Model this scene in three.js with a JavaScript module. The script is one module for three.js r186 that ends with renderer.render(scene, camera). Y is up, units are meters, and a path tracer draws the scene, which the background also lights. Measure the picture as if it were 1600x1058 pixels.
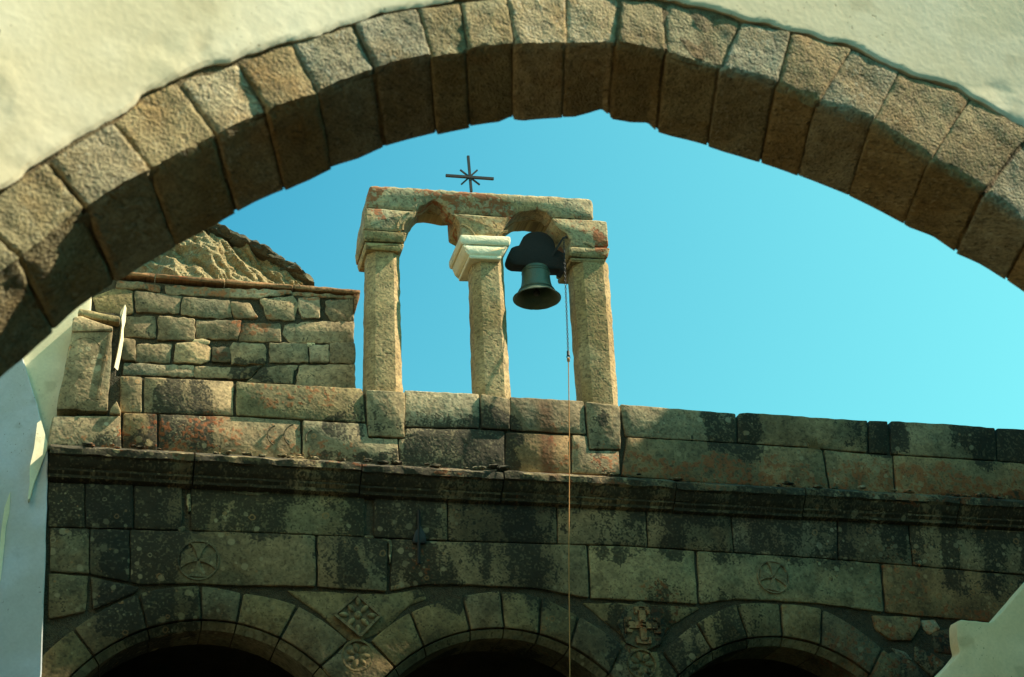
import * as THREE from 'three';
import { mergeGeometries, toCreasedNormals } from 'three/addons/utils/BufferGeometryUtils.js';
import { ImprovedNoise } from 'three/addons/math/ImprovedNoise.js';

// ------------------------------------------------------------------ camera, sky, sun, exposure
const renderer = new THREE.WebGLRenderer({ antialias: true });
renderer.toneMapping = THREE.LinearToneMapping;
renderer.toneMappingExposure = 2.1;
renderer.shadowMap.enabled = true;
const scene = new THREE.Scene();
const R = (d) => d * Math.PI / 180;
const camera = new THREE.PerspectiveCamera(2 * Math.atan(529 / 2450) * 180 / Math.PI, 1600 / 1058, 0.1, 400);
{
  const yaw = R(15.1), pitch = R(26.13), roll = R(-2.35);
  const fwd = new THREE.Vector3(Math.sin(yaw) * Math.cos(pitch), Math.sin(pitch), -Math.cos(yaw) * Math.cos(pitch));
  const r = new THREE.Vector3(Math.cos(yaw), 0, Math.sin(yaw)), u = new THREE.Vector3().crossVectors(r, fwd);
  const rr = r.clone().multiplyScalar(Math.cos(roll)).addScaledVector(u, Math.sin(roll));
  const uu = u.clone().multiplyScalar(Math.cos(roll)).addScaledVector(r, -Math.sin(roll));
  camera.position.set(0, 1.6, 11.5);
  camera.quaternion.setFromRotationMatrix(new THREE.Matrix4().makeBasis(rr, uu, fwd.clone().negate()));
  camera.focus = 13.2; camera.userData.fStop = 5.0;
}
const SUN = new THREE.Vector3(0.62, 0.75, 0.085).normalize();
{
  const W = 512, H = 256, d = new Float32Array(W * H * 4);
  const low = [0.20, 0.665, 0.63], high = [0.014, 0.158, 0.272];
  for (let j = 0; j < H; j++) for (let i = 0; i < W; i++) {
    const el = ((j + 0.5) / H - 0.5) * Math.PI, az = ((i + 0.5) / W - 0.5) * 2 * Math.PI;
    const x = Math.cos(el) * Math.cos(az), y = Math.sin(el), z = Math.cos(el) * Math.sin(az);
    const c = x * SUN.x + y * SUN.y + z * SUN.z;                    // cosine of the angle from the sun
    let t = 1.55 * Math.exp(-Math.max(0, y) * 2.6) + 1.25 * Math.max(0, c) ** 1.8 - 0.50;
    t = Math.min(1.25, Math.max(0.0, t));
    const k = (j * W + i) * 4;
    for (let n = 0; n < 3; n++) d[k + n] = high[n] + (low[n] - high[n]) * t;
    d[k + 3] = 1;
  }
  const sky = new THREE.DataTexture(d, W, H, THREE.RGBAFormat, THREE.FloatType);
  sky.mapping = THREE.EquirectangularReflectionMapping; sky.magFilter = THREE.LinearFilter; sky.minFilter = THREE.LinearFilter; sky.needsUpdate = true;
  scene.background = sky; scene.environment = sky;
  const sun = new THREE.DirectionalLight(new THREE.Color().setRGB(1.0, 0.87, 0.64), 5.0);
  sun.position.copy(SUN).multiplyScalar(40).add(new THREE.Vector3(3, 4, 4)); sun.target.position.set(3, 4, 4);
  sun.castShadow = true; sun.shadow.mapSize.set(2048, 2048);
  Object.assign(sun.shadow.camera, { left: -16, right: 16, top: 16, bottom: -16, near: 1, far: 90 });
  scene.add(sun, sun.target);
}

// ------------------------------------------------------------------ survey of the place, in metres (x along the walls, y up)
const D = {"stones":[[[[-0.08,6.853],[0.084,6.857],[0.104,6.554],[-0.058,6.549]],"grey",0],[[[0.104,6.857],[0.471,6.867],[0.793,6.872],[0.805,6.578],[0.123,6.556]],"grey",0],[[[0.817,6.871],[1.828,6.885],[1.855,6.588],[0.829,6.579]],"green",0],[[[2.179,6.896],[2.801,6.907],[2.795,6.604],[2.18,6.577]],"pale",0],[[[3.066,6.9],[3.637,6.909],[3.703,6.908],[3.708,6.61],[3.061,6.605]],"grey",0],[[[4.026,6.905],[5.068,6.89],[5.045,6.618],[4.056,6.616]],"grey",0],[[[5.093,6.892],[5.177,6.906],[5.839,6.903],[6.305,6.906],[6.26,6.603],[5.89,6.61],[5.718,6.62],[5.064,6.619]],"dark",0],[[[6.325,6.909],[6.503,6.915],[6.461,6.604],[6.279,6.604]],"dark",0],[[[6.53,6.916],[7.128,6.927],[7.558,6.921],[7.511,6.608],[6.49,6.605]],"dark",0],[[[7.579,6.922],[7.85,6.928],[8.497,6.93],[8.422,6.596],[7.784,6.6],[7.531,6.608]],"dark",0],[[[1.86,6.87],[2.176,6.87],[2.173,6.475],[1.877,6.467]],"base",0.012],[[[2.815,6.906],[3.06,6.877],[3.049,6.6],[2.812,6.601]],"grey",0.012],[[[3.72,6.901],[4.007,6.886],[4.021,6.852],[3.996,6.49],[3.728,6.473]],"base",0.012],[[[-0.033,6.539],[0.218,6.547],[0.238,6.22],[-0.019,6.21]],"rust",0],[[[0.236,6.548],[0.784,6.566],[1.331,6.571],[1.349,6.22],[0.798,6.214],[0.256,6.22]],"grey",0],[[[1.352,6.57],[1.861,6.574],[1.879,6.45],[2.116,6.46],[2.125,6.213],[1.365,6.216]],"grey",0],[[[2.184,6.559],[2.801,6.587],[3.005,6.586],[2.993,6.231],[2.338,6.198],[2.135,6.213],[2.131,6.461],[2.178,6.47]],"grey",0],[[[3.021,6.581],[3.563,6.588],[3.556,6.256],[2.998,6.231]],"rustl",0],[[[3.585,6.59],[3.712,6.587],[3.721,6.461],[3.983,6.472],[3.98,6.267],[3.566,6.254]],"grey",0],[[[4.066,6.603],[5.05,6.606],[5.716,6.607],[5.828,6.599],[5.84,6.223],[5.608,6.223],[4.476,6.239],[3.997,6.261]],"rust",0],[[[5.853,6.6],[6.262,6.59],[6.493,6.591],[6.459,6.223],[5.862,6.224]],"rust",0],[[[6.512,6.592],[7.509,6.595],[7.781,6.587],[8.419,6.582],[8.34,6.23],[7.283,6.234],[6.479,6.224]],"rust",0],[[[-0.541,5.94],[-0.278,5.943],[-0.25,5.597],[-0.51,5.592]],"dark",0],[[[-0.268,5.943],[0.079,5.948],[0.102,5.605],[-0.24,5.598]],"black",0],[[[0.089,5.948],[0.441,5.953],[0.46,5.613],[0.113,5.606]],"dark",0],[[[0.514,5.954],[0.907,5.959],[1.848,5.946],[1.854,5.627],[0.92,5.624],[0.532,5.615]],"green",0],[[[1.93,5.947],[2.51,5.952],[2.509,5.626],[2.31,5.623],[1.931,5.626]],"dark",0],[[[2.522,5.953],[3.415,5.961],[3.404,5.643],[2.52,5.627]],"black",0],[[[3.427,5.962],[3.91,5.966],[4.179,5.966],[4.165,5.65],[3.997,5.654],[3.416,5.643]],"dark",0],[[[4.191,5.967],[4.922,5.968],[4.915,5.638],[4.177,5.651]],"dark",0],[[[4.934,5.968],[5.715,5.969],[5.884,5.968],[5.842,5.619],[5.675,5.625],[4.928,5.638]],"grey",0],[[[5.897,5.968],[6.544,5.961],[6.526,5.595],[5.855,5.62]],"dark",0],[[[6.557,5.962],[7.373,5.954],[8.277,5.951],[8.185,5.539],[7.573,5.56],[6.539,5.596]],"dark",0],[[[-0.495,5.581],[-0.217,5.587],[-0.19,5.243],[-0.466,5.25]],"dark",0],[[[-0.207,5.587],[0.075,5.593],[0.103,5.191],[-0.18,5.243]],"black",0],[[[0.085,5.594],[0.92,5.612],[1.469,5.614],[1.479,5.211],[0.841,5.196],[0.605,5.202],[0.196,5.176],[0.113,5.191]],"dark",0],[[[1.49,5.615],[1.82,5.616],[2.033,5.613],[2.025,5.194],[1.499,5.211]],"dark",0],[[[2.072,5.614],[2.31,5.611],[3.649,5.635],[3.644,5.202],[3.207,5.267],[2.61,5.271],[2.306,5.259],[2.06,5.201]],"dark",0],[[[3.672,5.636],[3.996,5.642],[4.571,5.631],[4.557,5.189],[3.857,5.2],[3.666,5.202]],"green",0],[[[4.6,5.632],[5.673,5.613],[6.218,5.594],[6.195,5.177],[5.623,5.233],[4.905,5.244],[4.58,5.191]],"green",0],[[[6.249,5.593],[7.571,5.547],[8.182,5.526],[8.083,5.087],[6.601,5.154],[6.219,5.177]],"rustd",0],[[[-0.474,5.231],[-0.192,5.223],[-0.194,4.957],[-0.443,4.896]],"dark",0],[[[-0.174,5.219],[0.18,5.15],[0.154,5.115],[-0.136,4.974]],"black",0],[[[1.267,5.173],[2.025,5.172],[2.305,5.228],[2.344,5.148],[2.204,5.092],[2.005,4.885],[1.815,4.796],[1.737,4.803],[1.517,5.003],[1.37,5.097]],"warm",-0.012],[[[1.737,4.788],[1.805,4.82],[1.844,4.821],[2.034,4.616],[1.956,4.508],[1.621,4.5],[1.548,4.575]],"warm",-0.008],[[[3.6,5.159],[3.844,5.173],[4.555,5.162],[4.576,5.152],[4.324,5.007],[4.158,4.816],[4.04,4.792],[3.964,4.841],[3.866,4.945]],"warm",-0.014],[[[3.897,4.869],[3.963,4.83],[4.134,4.784],[4.22,4.787],[4.312,4.626],[4.229,4.523],[3.81,4.513],[3.8,4.603]],"warm",-0.008],[[[6.092,5.145],[6.52,5.139],[6.524,5.084],[6.416,4.946],[6.227,4.941],[6.105,5.033]],"rustd",0],[[[6.118,4.782],[6.224,4.844],[6.393,4.765],[6.495,4.637],[6.035,4.614],[6.013,4.643]],"dark",0],[[[6.531,5.121],[6.665,5.131],[6.704,5.053],[6.589,5.0],[6.545,5.048]],"pale",-0.015],[[[6.62,5.026],[6.784,5.056],[6.829,5.008],[6.798,4.837],[6.617,4.856]],"black",-0.015],[[[6.441,4.899],[6.589,4.843],[6.706,4.762],[6.556,4.65],[6.421,4.778]],"dark",-0.015],[[[6.23,4.88],[6.355,4.848],[6.403,4.783],[6.273,4.822]],"pale",-0.015],[[[6.87,5.042],[8.082,5.053],[8.008,4.72],[6.807,4.69]],"dark",0],[[[-0.555,6.461],[-0.054,6.502],[-0.027,6.217],[-0.572,6.19]],"smooth",0.03]],"panel":[[-0.475,7.181],[-0.167,7.213],[-0.152,6.528],[-0.343,6.523],[-0.391,6.535],[-0.531,6.522]],"panelcap":[[-0.476,7.301],[-0.415,7.32],[-0.167,7.245],[-0.164,7.212],[-0.475,7.179]],"pancap2":[[-0.435,7.393],[-0.118,7.351],[-0.117,7.3],[-0.324,7.314],[-0.445,7.343]],"strip":[[-0.095,7.531],[-0.086,7.507],[-0.091,7.376],[-0.082,7.329],[-0.082,6.855],[-0.118,6.857],[-0.107,7.31],[-0.133,7.413],[-0.126,7.471]],"chip":[[-0.092,6.618],[-0.052,6.529],[-0.057,6.506],[-0.139,6.508],[-0.129,6.555]],"cornice":{"top":[[-0.565,6.117],[0.212,6.15],[0.788,6.144],[1.326,6.15],[2.08,6.148],[2.305,6.129],[3.173,6.169],[3.918,6.19],[4.413,6.169],[5.529,6.153],[6.357,6.153],[7.181,6.163],[8.229,6.16]],"bot":[[-0.551,5.937],[0.905,5.958],[1.815,5.944],[3.903,5.964],[5.706,5.968],[7.362,5.953],[8.271,5.95]]},"joints_cornice":[-0.548,0.518,1.802,2.946,4.403,5.546,6.978,8.387],"arches":[{"c":[0.692,3.69],"R":1.235,"j":[[-40.4,-40.1,1.491],[-20.7,-20.1,1.513],[-2.3,-2.8,1.499],[9.7,9.4,1.475],[25.5,25.7,1.522],[42.6,43.5,1.526]]},{"c":[2.93,3.7],"R":1.235,"j":[[-42.9,-43.2,1.514],[-30.0,-28.4,1.526],[-11.8,-11.9,1.516],[0.8,-0.1,1.537],[13.8,12.3,1.533],[25.9,24.8,1.492],[43.1,41.2,1.487]]},{"c":[5.205,3.69],"R":1.25,"j":[[-43.2,-41.8,1.471],[-26.6,-26.6,1.504],[-11.2,-11.6,1.547],[2.9,2.7,1.532],[17.9,16.4,1.563],[39.4,38.4,1.511]]}],"roundels":[[0.596,5.375,0.15],[5.24,5.435,0.135]],"diamond":[[1.797,5.153],[1.973,4.998],[1.824,4.834],[1.626,4.994]],"rosette":[1.806,4.683],"crossplaque":[4.072,4.988],"rosette2":[4.048,4.681],"weed":[5.757,6.601],"slit":[[2.28,5.859],[2.275,5.414]],"chapel":[[[[-0.356,7.8],[-0.172,7.903],[-0.045,7.889],[-0.024,7.693],[-0.089,7.67],[-0.302,7.668]],"green"],[[[-0.163,7.976],[0.039,7.978],[0.079,7.93],[-0.173,7.915]],"grey"],[[[0.064,7.974],[0.182,7.962],[0.178,7.913],[0.087,7.927]],"grey"],[[[0.227,7.971],[0.88,7.998],[0.883,7.931],[0.249,7.902]],"pale"],[[[-0.015,7.891],[0.361,7.874],[0.346,7.726],[0.012,7.705]],"grey"],[[[0.384,7.859],[0.763,7.876],[0.793,7.727],[0.695,7.705],[0.377,7.712]],"grey"],[[[0.783,7.86],[0.933,7.865],[1.014,7.742],[0.823,7.721]],"grey"],[[[-0.088,7.65],[0.155,7.671],[0.174,7.481],[-0.068,7.469]],"grey"],[[[0.193,7.67],[0.482,7.669],[0.492,7.477],[0.198,7.466]],"grey"],[[[0.503,7.662],[0.868,7.686],[0.847,7.521],[0.519,7.502]],"grey"],[[[-0.081,7.443],[0.008,7.434],[0.02,7.259],[-0.07,7.252]],"grey"],[[[0.033,7.394],[0.311,7.425],[0.298,7.265],[0.035,7.247]],"grey"],[[[0.348,7.428],[0.555,7.467],[0.625,7.409],[0.623,7.307],[0.55,7.268],[0.343,7.263]],"pink"],[[[0.65,7.419],[0.798,7.423],[0.795,7.304],[0.653,7.296]],"black"],[[[-0.057,7.217],[0.5,7.236],[0.497,7.147],[-0.058,7.121]],"pale"],[[[0.518,7.229],[0.909,7.249],[0.958,7.183],[0.884,7.152],[0.515,7.141]],"grey"],[[[0.479,7.481],[0.554,7.491],[0.618,7.472],[0.608,7.455],[0.496,7.457]],"white"],[[[0.779,7.988],[1.283,8.012],[1.291,7.983],[1.005,7.925],[0.782,7.922]],"pale"],[[[1.299,8.008],[1.836,8.019],[1.828,8.003],[1.307,7.988]],"grey"],[[[1.029,7.909],[1.3,7.969],[1.352,7.886],[1.321,7.746],[1.107,7.736]],"grey"],[[[1.36,7.945],[1.532,7.969],[1.538,7.788],[1.401,7.77],[1.368,7.848]],"pale"],[[[1.596,7.943],[1.824,7.991],[1.835,7.787],[1.652,7.766],[1.595,7.854]],"grey"],[[[0.77,7.66],[0.864,7.682],[0.851,7.552],[0.768,7.54]],"grey"],[[[0.887,7.667],[1.198,7.702],[1.213,7.537],[0.871,7.509]],"grey"],[[[1.248,7.68],[1.446,7.732],[1.835,7.766],[1.836,7.572],[1.298,7.532],[1.234,7.613]],"grey"],[[[0.823,7.473],[1.066,7.484],[1.091,7.43],[1.087,7.314],[0.816,7.284],[0.795,7.423]],"grey"],[[[1.127,7.504],[1.442,7.519],[1.446,7.356],[1.132,7.331]],"grey"],[[[1.461,7.494],[1.618,7.521],[1.62,7.366],[1.472,7.355]],"pale"],[[[1.639,7.535],[1.84,7.56],[1.846,7.37],[1.642,7.363]],"grey"],[[[1.442,7.524],[1.499,7.528],[1.497,7.502],[1.447,7.498]],"white"],[[[1.074,7.262],[1.289,7.301],[1.325,7.253],[1.316,7.143],[0.942,7.128]],"grey"],[[[1.354,7.129],[1.385,7.304],[1.844,7.358],[1.854,7.133],[1.355,7.096]],"smooth"],[[[1.304,7.307],[1.365,7.305],[1.332,7.269],[1.309,7.277]],"pale"],[[[0.894,7.228],[1.058,7.283],[0.956,7.166],[0.896,7.153]],"dark"]],"chapelroof":[[-0.375,8.039],[-0.092,8.035],[0.878,8.043],[1.423,8.064],[1.645,8.069],[1.887,8.05]],"chapelright":[[1.844,7.972],[1.861,7.145]],"gable":[[-0.155,8.91],[0.116,9.147],[0.348,9.326],[0.694,9.55],[0.998,9.422],[1.329,9.259],[1.47,9.152],[1.559,9.075],[1.595,8.953]],"gable_face":[[0.348,8.903],[0.337,9.311],[0.67,9.518],[0.789,9.372],[0.968,9.217],[1.195,9.125],[1.422,9.047],[1.562,8.955]],"pier":[[-0.568,6.188],[-0.624,6.394],[-0.678,6.576],[-0.793,6.89],[-0.927,7.293],[-1.353,8.593],[-2.119,8.502],[-1.433,3.396],[-0.416,3.397],[-0.456,4.512],[-0.544,5.922]],"sliver1":[[-0.636,6.419],[-0.611,6.353],[-0.574,6.25],[-0.566,6.214],[-0.616,6.005],[-0.636,5.927],[-0.659,5.784],[-0.672,5.774],[-0.67,5.9],[-0.682,6.027],[-0.665,6.182],[-0.661,6.391]],"sliver2":[[-0.808,5.867],[-0.798,5.717],[-0.812,5.592],[-0.809,5.469],[-0.807,5.188],[-0.825,5.106],[-0.838,5.322],[-0.84,5.556],[-0.836,5.74]],"haunch":[[6.143,4.769],[6.44,4.751],[6.506,4.809],[6.595,4.891],[6.762,5.045],[7.205,5.424],[6.824,3.667],[5.107,3.649],[5.898,4.316],[6.042,4.433],[6.127,4.516],[6.119,4.587]],"beam":[[1.885,8.825],[2.291,8.849],[2.721,8.862],[3.334,8.891],[3.865,8.914],[3.9,8.902],[3.91,8.862],[3.906,8.702],[3.513,8.686],[3.474,8.735],[3.387,8.758],[3.304,8.729],[3.221,8.714],[3.149,8.647],[3.021,8.646],[2.573,8.63],[2.551,8.692],[2.495,8.732],[2.444,8.752],[2.369,8.692],[2.323,8.674],[2.3,8.619],[2.064,8.613],[1.852,8.609]],"spring1":[[1.852,8.596],[2.064,8.6],[2.294,8.606],[2.277,8.553],[2.232,8.509],[2.192,8.467],[2.164,8.426],[2.153,8.393],[1.831,8.378]],"mid":[[2.59,8.625],[3.021,8.633],[3.142,8.633],[3.093,8.563],[3.062,8.495],[3.054,8.436],[2.681,8.397],[2.679,8.538],[2.64,8.592]],"spring3":[[3.519,8.674],[3.905,8.689],[3.941,8.693],[4.025,8.688],[4.026,8.439],[3.84,8.413],[3.662,8.389],[3.684,8.456],[3.647,8.53],[3.589,8.563],[3.545,8.611]],"cap1":[[1.826,8.365],[2.203,8.379],[2.185,8.282],[1.837,8.265]],"cap1b":[[1.843,8.253],[2.185,8.27],[2.174,8.225],[2.14,8.196],[1.86,8.193]],"cap2":[[2.676,8.39],[3.111,8.422],[3.115,8.378],[3.089,8.273],[3.024,8.235],[2.734,8.218],[2.689,8.252],[2.674,8.326]],"cap2a":[[2.67,8.396],[3.117,8.423],[3.121,8.372],[3.108,8.332],[2.679,8.308],[2.669,8.338]],"cap2b":[[2.691,8.302],[3.096,8.325],[3.059,8.257],[3.03,8.222],[2.745,8.207],[2.717,8.235]],"cap2c":[[2.745,8.207],[3.035,8.223],[3.028,8.191],[2.75,8.176]],"cap3":[[3.656,8.388],[4.036,8.414],[4.021,8.36],[4.005,8.307],[3.657,8.298]],"cap3b":[[3.663,8.285],[3.999,8.3],[3.978,8.259],[3.672,8.248]],"cols":[{"b":[[1.866,6.935],[2.181,6.946]],"t":[[1.876,8.308],[2.161,8.324]]},{"b":[[2.796,6.98],[3.1,6.967]],"t":[[2.792,8.356],[3.081,8.36]]},{"b":[[3.717,6.952],[4.042,6.951]],"t":[[3.703,8.344],[4.043,8.351]]}],"bell":{"mouth":[3.398,7.952],"top":[3.413,8.28],"w":0.42600000000000016},"yoke":[[3.136,8.312],[3.15,8.36],[3.168,8.407],[3.206,8.43],[3.253,8.444],[3.267,8.491],[3.281,8.53],[3.316,8.566],[3.355,8.589],[3.414,8.601],[3.456,8.602],[3.498,8.59],[3.53,8.565],[3.554,8.535],[3.569,8.499],[3.575,8.448],[3.607,8.424],[3.673,8.393],[3.672,8.292],[3.647,8.216],[3.63,8.219],[3.606,8.244],[3.514,8.235],[3.315,8.248],[3.191,8.245],[3.158,8.26],[3.139,8.285]],"lever":[[3.537,8.361],[3.62,8.499],[3.655,8.512]],"chain":[[3.622,8.468],[3.543,7.282]],"shackle":[[3.543,7.282],[3.535,7.189]],"rope":[[3.535,7.189],[3.184,4.342]],"cross":[[[2.815,9.36],[2.835,8.985]],[[2.603,9.126],[3.045,9.142]],[[2.738,9.204],[2.915,9.066]],[[2.897,9.22],[2.745,9.051]]],"nearj":[[-54.3,-54.98],[-48.88,-49.36],[-42.9,-43.34],[-38.27,-38.71],[-33.71,-33.98],[-28.19,-28.35],[-22.68,-23.27],[-18.98,-19.97],[-14.98,-15.64],[-9.75,-10.78],[-5.06,-6.26],[-1.3,-1.73],[5.44,3.29],[9.64,8.64],[15.02,12.53],[19.25,17.82],[25.45,23.72]],"nin":[[-62.52,2.21],[-59.56,2.182],[-55.08,2.17],[-49.07,2.139],[-43.34,2.121],[-38.17,2.123],[-33.76,2.119],[-28.45,2.138],[-23.27,2.145],[-19.97,2.149],[-15.95,2.162],[-10.78,2.177],[-6.26,2.195],[-1.79,2.188],[3.29,2.173],[8.64,2.182],[12.65,2.159],[17.94,2.175],[23.72,2.131],[33.43,2.135]],"nout":[[-57.8,2.346],[-53.97,2.329],[-48.61,2.311],[-45.57,2.33],[-41.23,2.316],[-38.05,2.296],[-34.42,2.301],[-30.08,2.301],[-25.44,2.326],[-20.54,2.331],[-14.43,2.352],[-7.75,2.384],[-1.16,2.405],[2.69,2.412],[5.72,2.41],[9.89,2.428],[14.87,2.458],[19.99,2.452],[23.79,2.495],[30.14,2.499]],"nback":[[-65.68,2.258],[-63.53,2.236],[-61.12,2.222],[-58.49,2.214],[-53.93,2.182],[-49.21,2.156],[-45.37,2.138],[-44.82,2.139],[-41.6,2.135],[-38.78,2.127],[-36.29,2.126],[-34.17,2.132],[-31.16,2.129],[-28.29,2.143],[-25.39,2.146],[-23.14,2.15],[-20.48,2.154],[-17.15,2.16],[-15.92,2.176],[-14.69,2.168],[-11.35,2.178],[-9.59,2.183],[-7.96,2.204],[-6.79,2.221],[-5.88,2.186],[-4.16,2.181],[-2.49,2.19],[-1.61,2.156],[-0.26,2.148],[2.05,2.144],[4.96,2.136],[7.9,2.133],[12.67,2.131],[17.5,2.13],[20.59,2.126],[24.36,2.121],[26.74,2.138],[29.35,2.13],[31.75,2.148],[34.28,2.153],[36.66,2.156]],"near":{"c":[2.123,2.356],"p":[-0.4871,8.0341],"t":0.36,"tau":8.0,"sk":0.42,"k":0.034,"a0":1.95},"smears":[[[1.99,5.615],[2.066,5.607],[2.061,5.422],[2.047,5.421],[2.044,5.579],[1.99,5.598]],[[1.854,5.632],[1.921,5.635],[1.922,5.612],[1.857,5.609]],[[0.424,5.623],[0.479,5.647],[0.489,5.613],[0.451,5.58]],[[0.482,5.896],[0.511,5.903],[0.521,5.776],[0.498,5.752],[0.484,5.835]],[[6.555,5.627],[6.604,5.642],[6.633,5.612],[6.595,5.589]],[[7.33,5.954],[7.65,5.946],[7.647,5.93],[7.333,5.935]],[[1.698,5.957],[1.787,5.955],[1.787,5.942],[1.702,5.943]],[[0.81,5.935],[1.108,5.948],[1.109,5.929],[0.91,5.918]]],"glyph":[[1.169,6.422,2.0,4.2,0.09],[1.3090000000000002,6.431,1.9,4.1,0.1],[1.449,6.421,1.9,3.6,0.07]],"bk0":[[1.885,8.812],[2.721,8.849],[3.852,8.903],[3.898,8.868],[3.895,8.714],[3.62,8.698],[3.591,8.704],[3.556,8.747],[3.472,8.752],[3.364,8.754],[3.255,8.736],[3.149,8.647],[2.917,8.641],[2.697,8.744],[2.591,8.726],[2.515,8.738],[2.439,8.743],[2.369,8.729],[2.3,8.619],[2.064,8.613],[1.863,8.623]],"bk3":[[2.657,8.786],[2.664,8.562],[2.751,8.518],[2.921,8.529],[2.929,8.815]]};

// ------------------------------------------------------------------ helpers
function rng(a) { return () => { a |= 0; a = a + 0x6D2B79F5 | 0; let t = Math.imul(a ^ a >>> 15, 1 | a); t = t + Math.imul(t ^ t >>> 7, 61 | t) ^ t; return ((t ^ t >>> 14) >>> 0) / 4294967296; }; }
const rnd = rng(7);
const IN = new ImprovedNoise();
const n3 = (x, y, z) => IN.noise(x + 31.7, y + 11.3, z + 57.1);
const fb3 = (x, y, z, o = 3) => { let s = 0, a = 1; for (let i = 0; i < o; i++) { s += a * n3(x, y, z); x *= 2.1; y *= 2.1; z *= 2.1; a *= 0.5; } return s; };
const lerp = (a, b, t) => a + (b - a) * t, clamp = (x, a, b) => Math.min(b, Math.max(a, x)), sst = (a, b, x) => { x = clamp((x - a) / (b - a), 0, 1); return x * x * (3 - 2 * x); };
function table(T, x) { if (x <= T[0][0]) return T[0][1]; for (let i = 1; i < T.length; i++) if (x <= T[i][0]) return lerp(T[i - 1][1], T[i][1], (x - T[i - 1][0]) / (T[i][0] - T[i - 1][0])); return T[T.length - 1][1]; }
// repeating value noise for the textures
const HT = new Float32Array(65536); { const q = rng(99); for (let i = 0; i < 65536; i++) HT[i] = q(); }
function vn(x, y, p, s) {
  const xi = Math.floor(x), yi = Math.floor(y); let fx = x - xi, fy = y - yi; fx = fx * fx * (3 - 2 * fx); fy = fy * fy * (3 - 2 * fy);
  const x0 = ((xi % p) + p) % p, x1 = (x0 + 1) % p, y0 = ((yi % p) + p) % p, y1 = (y0 + 1) % p;
  const h = (a, b) => HT[(a * 197 + b * 7919 + s * 1337) & 65535];
  return lerp(lerp(h(x0, y0), h(x1, y0), fx), lerp(h(x0, y1), h(x1, y1), fx), fy);
}
function fbm(x, y, p, o, s) { let t = 0, a = 0.5, n = 0; for (let i = 0; i < o; i++) { t += a * vn(x, y, p, s + i); n += a; x *= 2; y *= 2; p *= 2; a *= 0.55; } return t / n; }
const enc = (v) => { v = clamp(v, 0, 1); return 255 * (v <= 0.0031308 ? 12.92 * v : 1.055 * v ** (1 / 2.4) - 0.055); };
// paint(u, v) -> [r, g, b, height], linear colours
function textures(W, H, paint, wrap = true) {
  const c = new Uint8Array(W * H * 4), b = new Uint8Array(W * H * 4);
  for (let j = 0; j < H; j++) for (let i = 0; i < W; i++) {
    const q = paint((i + 0.5) / W, (j + 0.5) / H), k = (j * W + i) * 4;
    c[k] = enc(q[0]); c[k + 1] = enc(q[1]); c[k + 2] = enc(q[2]); c[k + 3] = 255;
    b[k] = b[k + 1] = b[k + 2] = 255 * clamp(q[3], 0, 1); b[k + 3] = 255;
  }
  return [c, b].map((a, n) => {
    const t = new THREE.DataTexture(a, W, H, THREE.RGBAFormat, THREE.UnsignedByteType);
    t.magFilter = THREE.LinearFilter; t.minFilter = THREE.LinearMipmapLinearFilter; t.generateMipmaps = true; t.wrapS = t.wrapT = wrap ? THREE.RepeatWrapping : THREE.ClampToEdgeWrapping;
    if (!n) t.colorSpace = THREE.SRGBColorSpace; t.needsUpdate = true; return t;
  });
}
const mix3 = (a, b, t) => [lerp(a[0], b[0], t), lerp(a[1], b[1], t), lerp(a[2], b[2], t)];

// ------------------------------------------------------------------ materials
// coarse-grained tan stone with pits and dark grains; the tile is 1 m
const [stoneMap, stoneBump] = textures(1024, 1024, (u, v) => {
  const big = fbm(u * 4, v * 4, 4, 4, 1), mid = fbm(u * 34, v * 34, 34, 4, 9), fine = fbm(u * 170, v * 170, 170, 2, 17), sp = vn(u * 240, v * 180, 180, 23), sp2 = vn(u * 90, v * 90, 90, 29);
  let c = mix3([0.30, 0.235, 0.125], [0.40, 0.345, 0.225], sst(0.3, 0.7, big));
  c = mix3(c, [0.31, 0.20, 0.08], 0.5 * sst(0.55, 0.75, fbm(u * 6, v * 6, 6, 3, 37)));
  const k = 0.3 + 1.4 * (0.45 * mid + 0.55 * fine); c = c.map((x) => x * k);
  const grain = sst(0.66, 0.9, sp) * 0.5; c = mix3(c, [0.045, 0.04, 0.03], grain);
  c = mix3(c, [0.55, 0.50, 0.38], sst(0.78, 0.9, sp2) * 0.5);
  const pit = sst(0.66, 0.8, fbm(u * 60, v * 60, 60, 2, 41));
  c = mix3(c, [0.07, 0.055, 0.03], pit * 0.32);
  return [...c, 0.34 * mid + 0.42 * fine + 0.3 - 0.3 * pit - 0.25 * grain];
});
// lime-washed plaster; the tile is 2.4 m
const [plasterMap, plasterBump] = textures(1024, 1024, (u, v) => {
  const a = fbm(u * 5, v * 5, 5, 5, 51), b = fbm(u * 30, v * 30, 30, 3, 57), f = fbm(u * 160, v * 160, 160, 2, 63);
  let c = mix3([0.78, 0.69, 0.45], [0.88, 0.81, 0.59], sst(0.3, 0.7, a)); const k = 0.9 + 0.2 * f * 0.6 + 0.1 * b; c = c.map((x) => x * k * 0.97);
  c = mix3(c, [0.42, 0.36, 0.20], 0.35 * sst(0.66, 0.8, fbm(u * 12, v * 12, 12, 4, 71)));
  const s = sst(0.93, 0.97, vn(u * 190, v * 190, 190, 77)) * sst(0.5, 0.7, fbm(u * 8, v * 8, 8, 2, 81)); c = mix3(c, [0.22, 0.16, 0.07], s * 0.8);
  return [...c, 0.25 * b + 0.5 * f + 0.2 * a - 0.3 * s];
});
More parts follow.
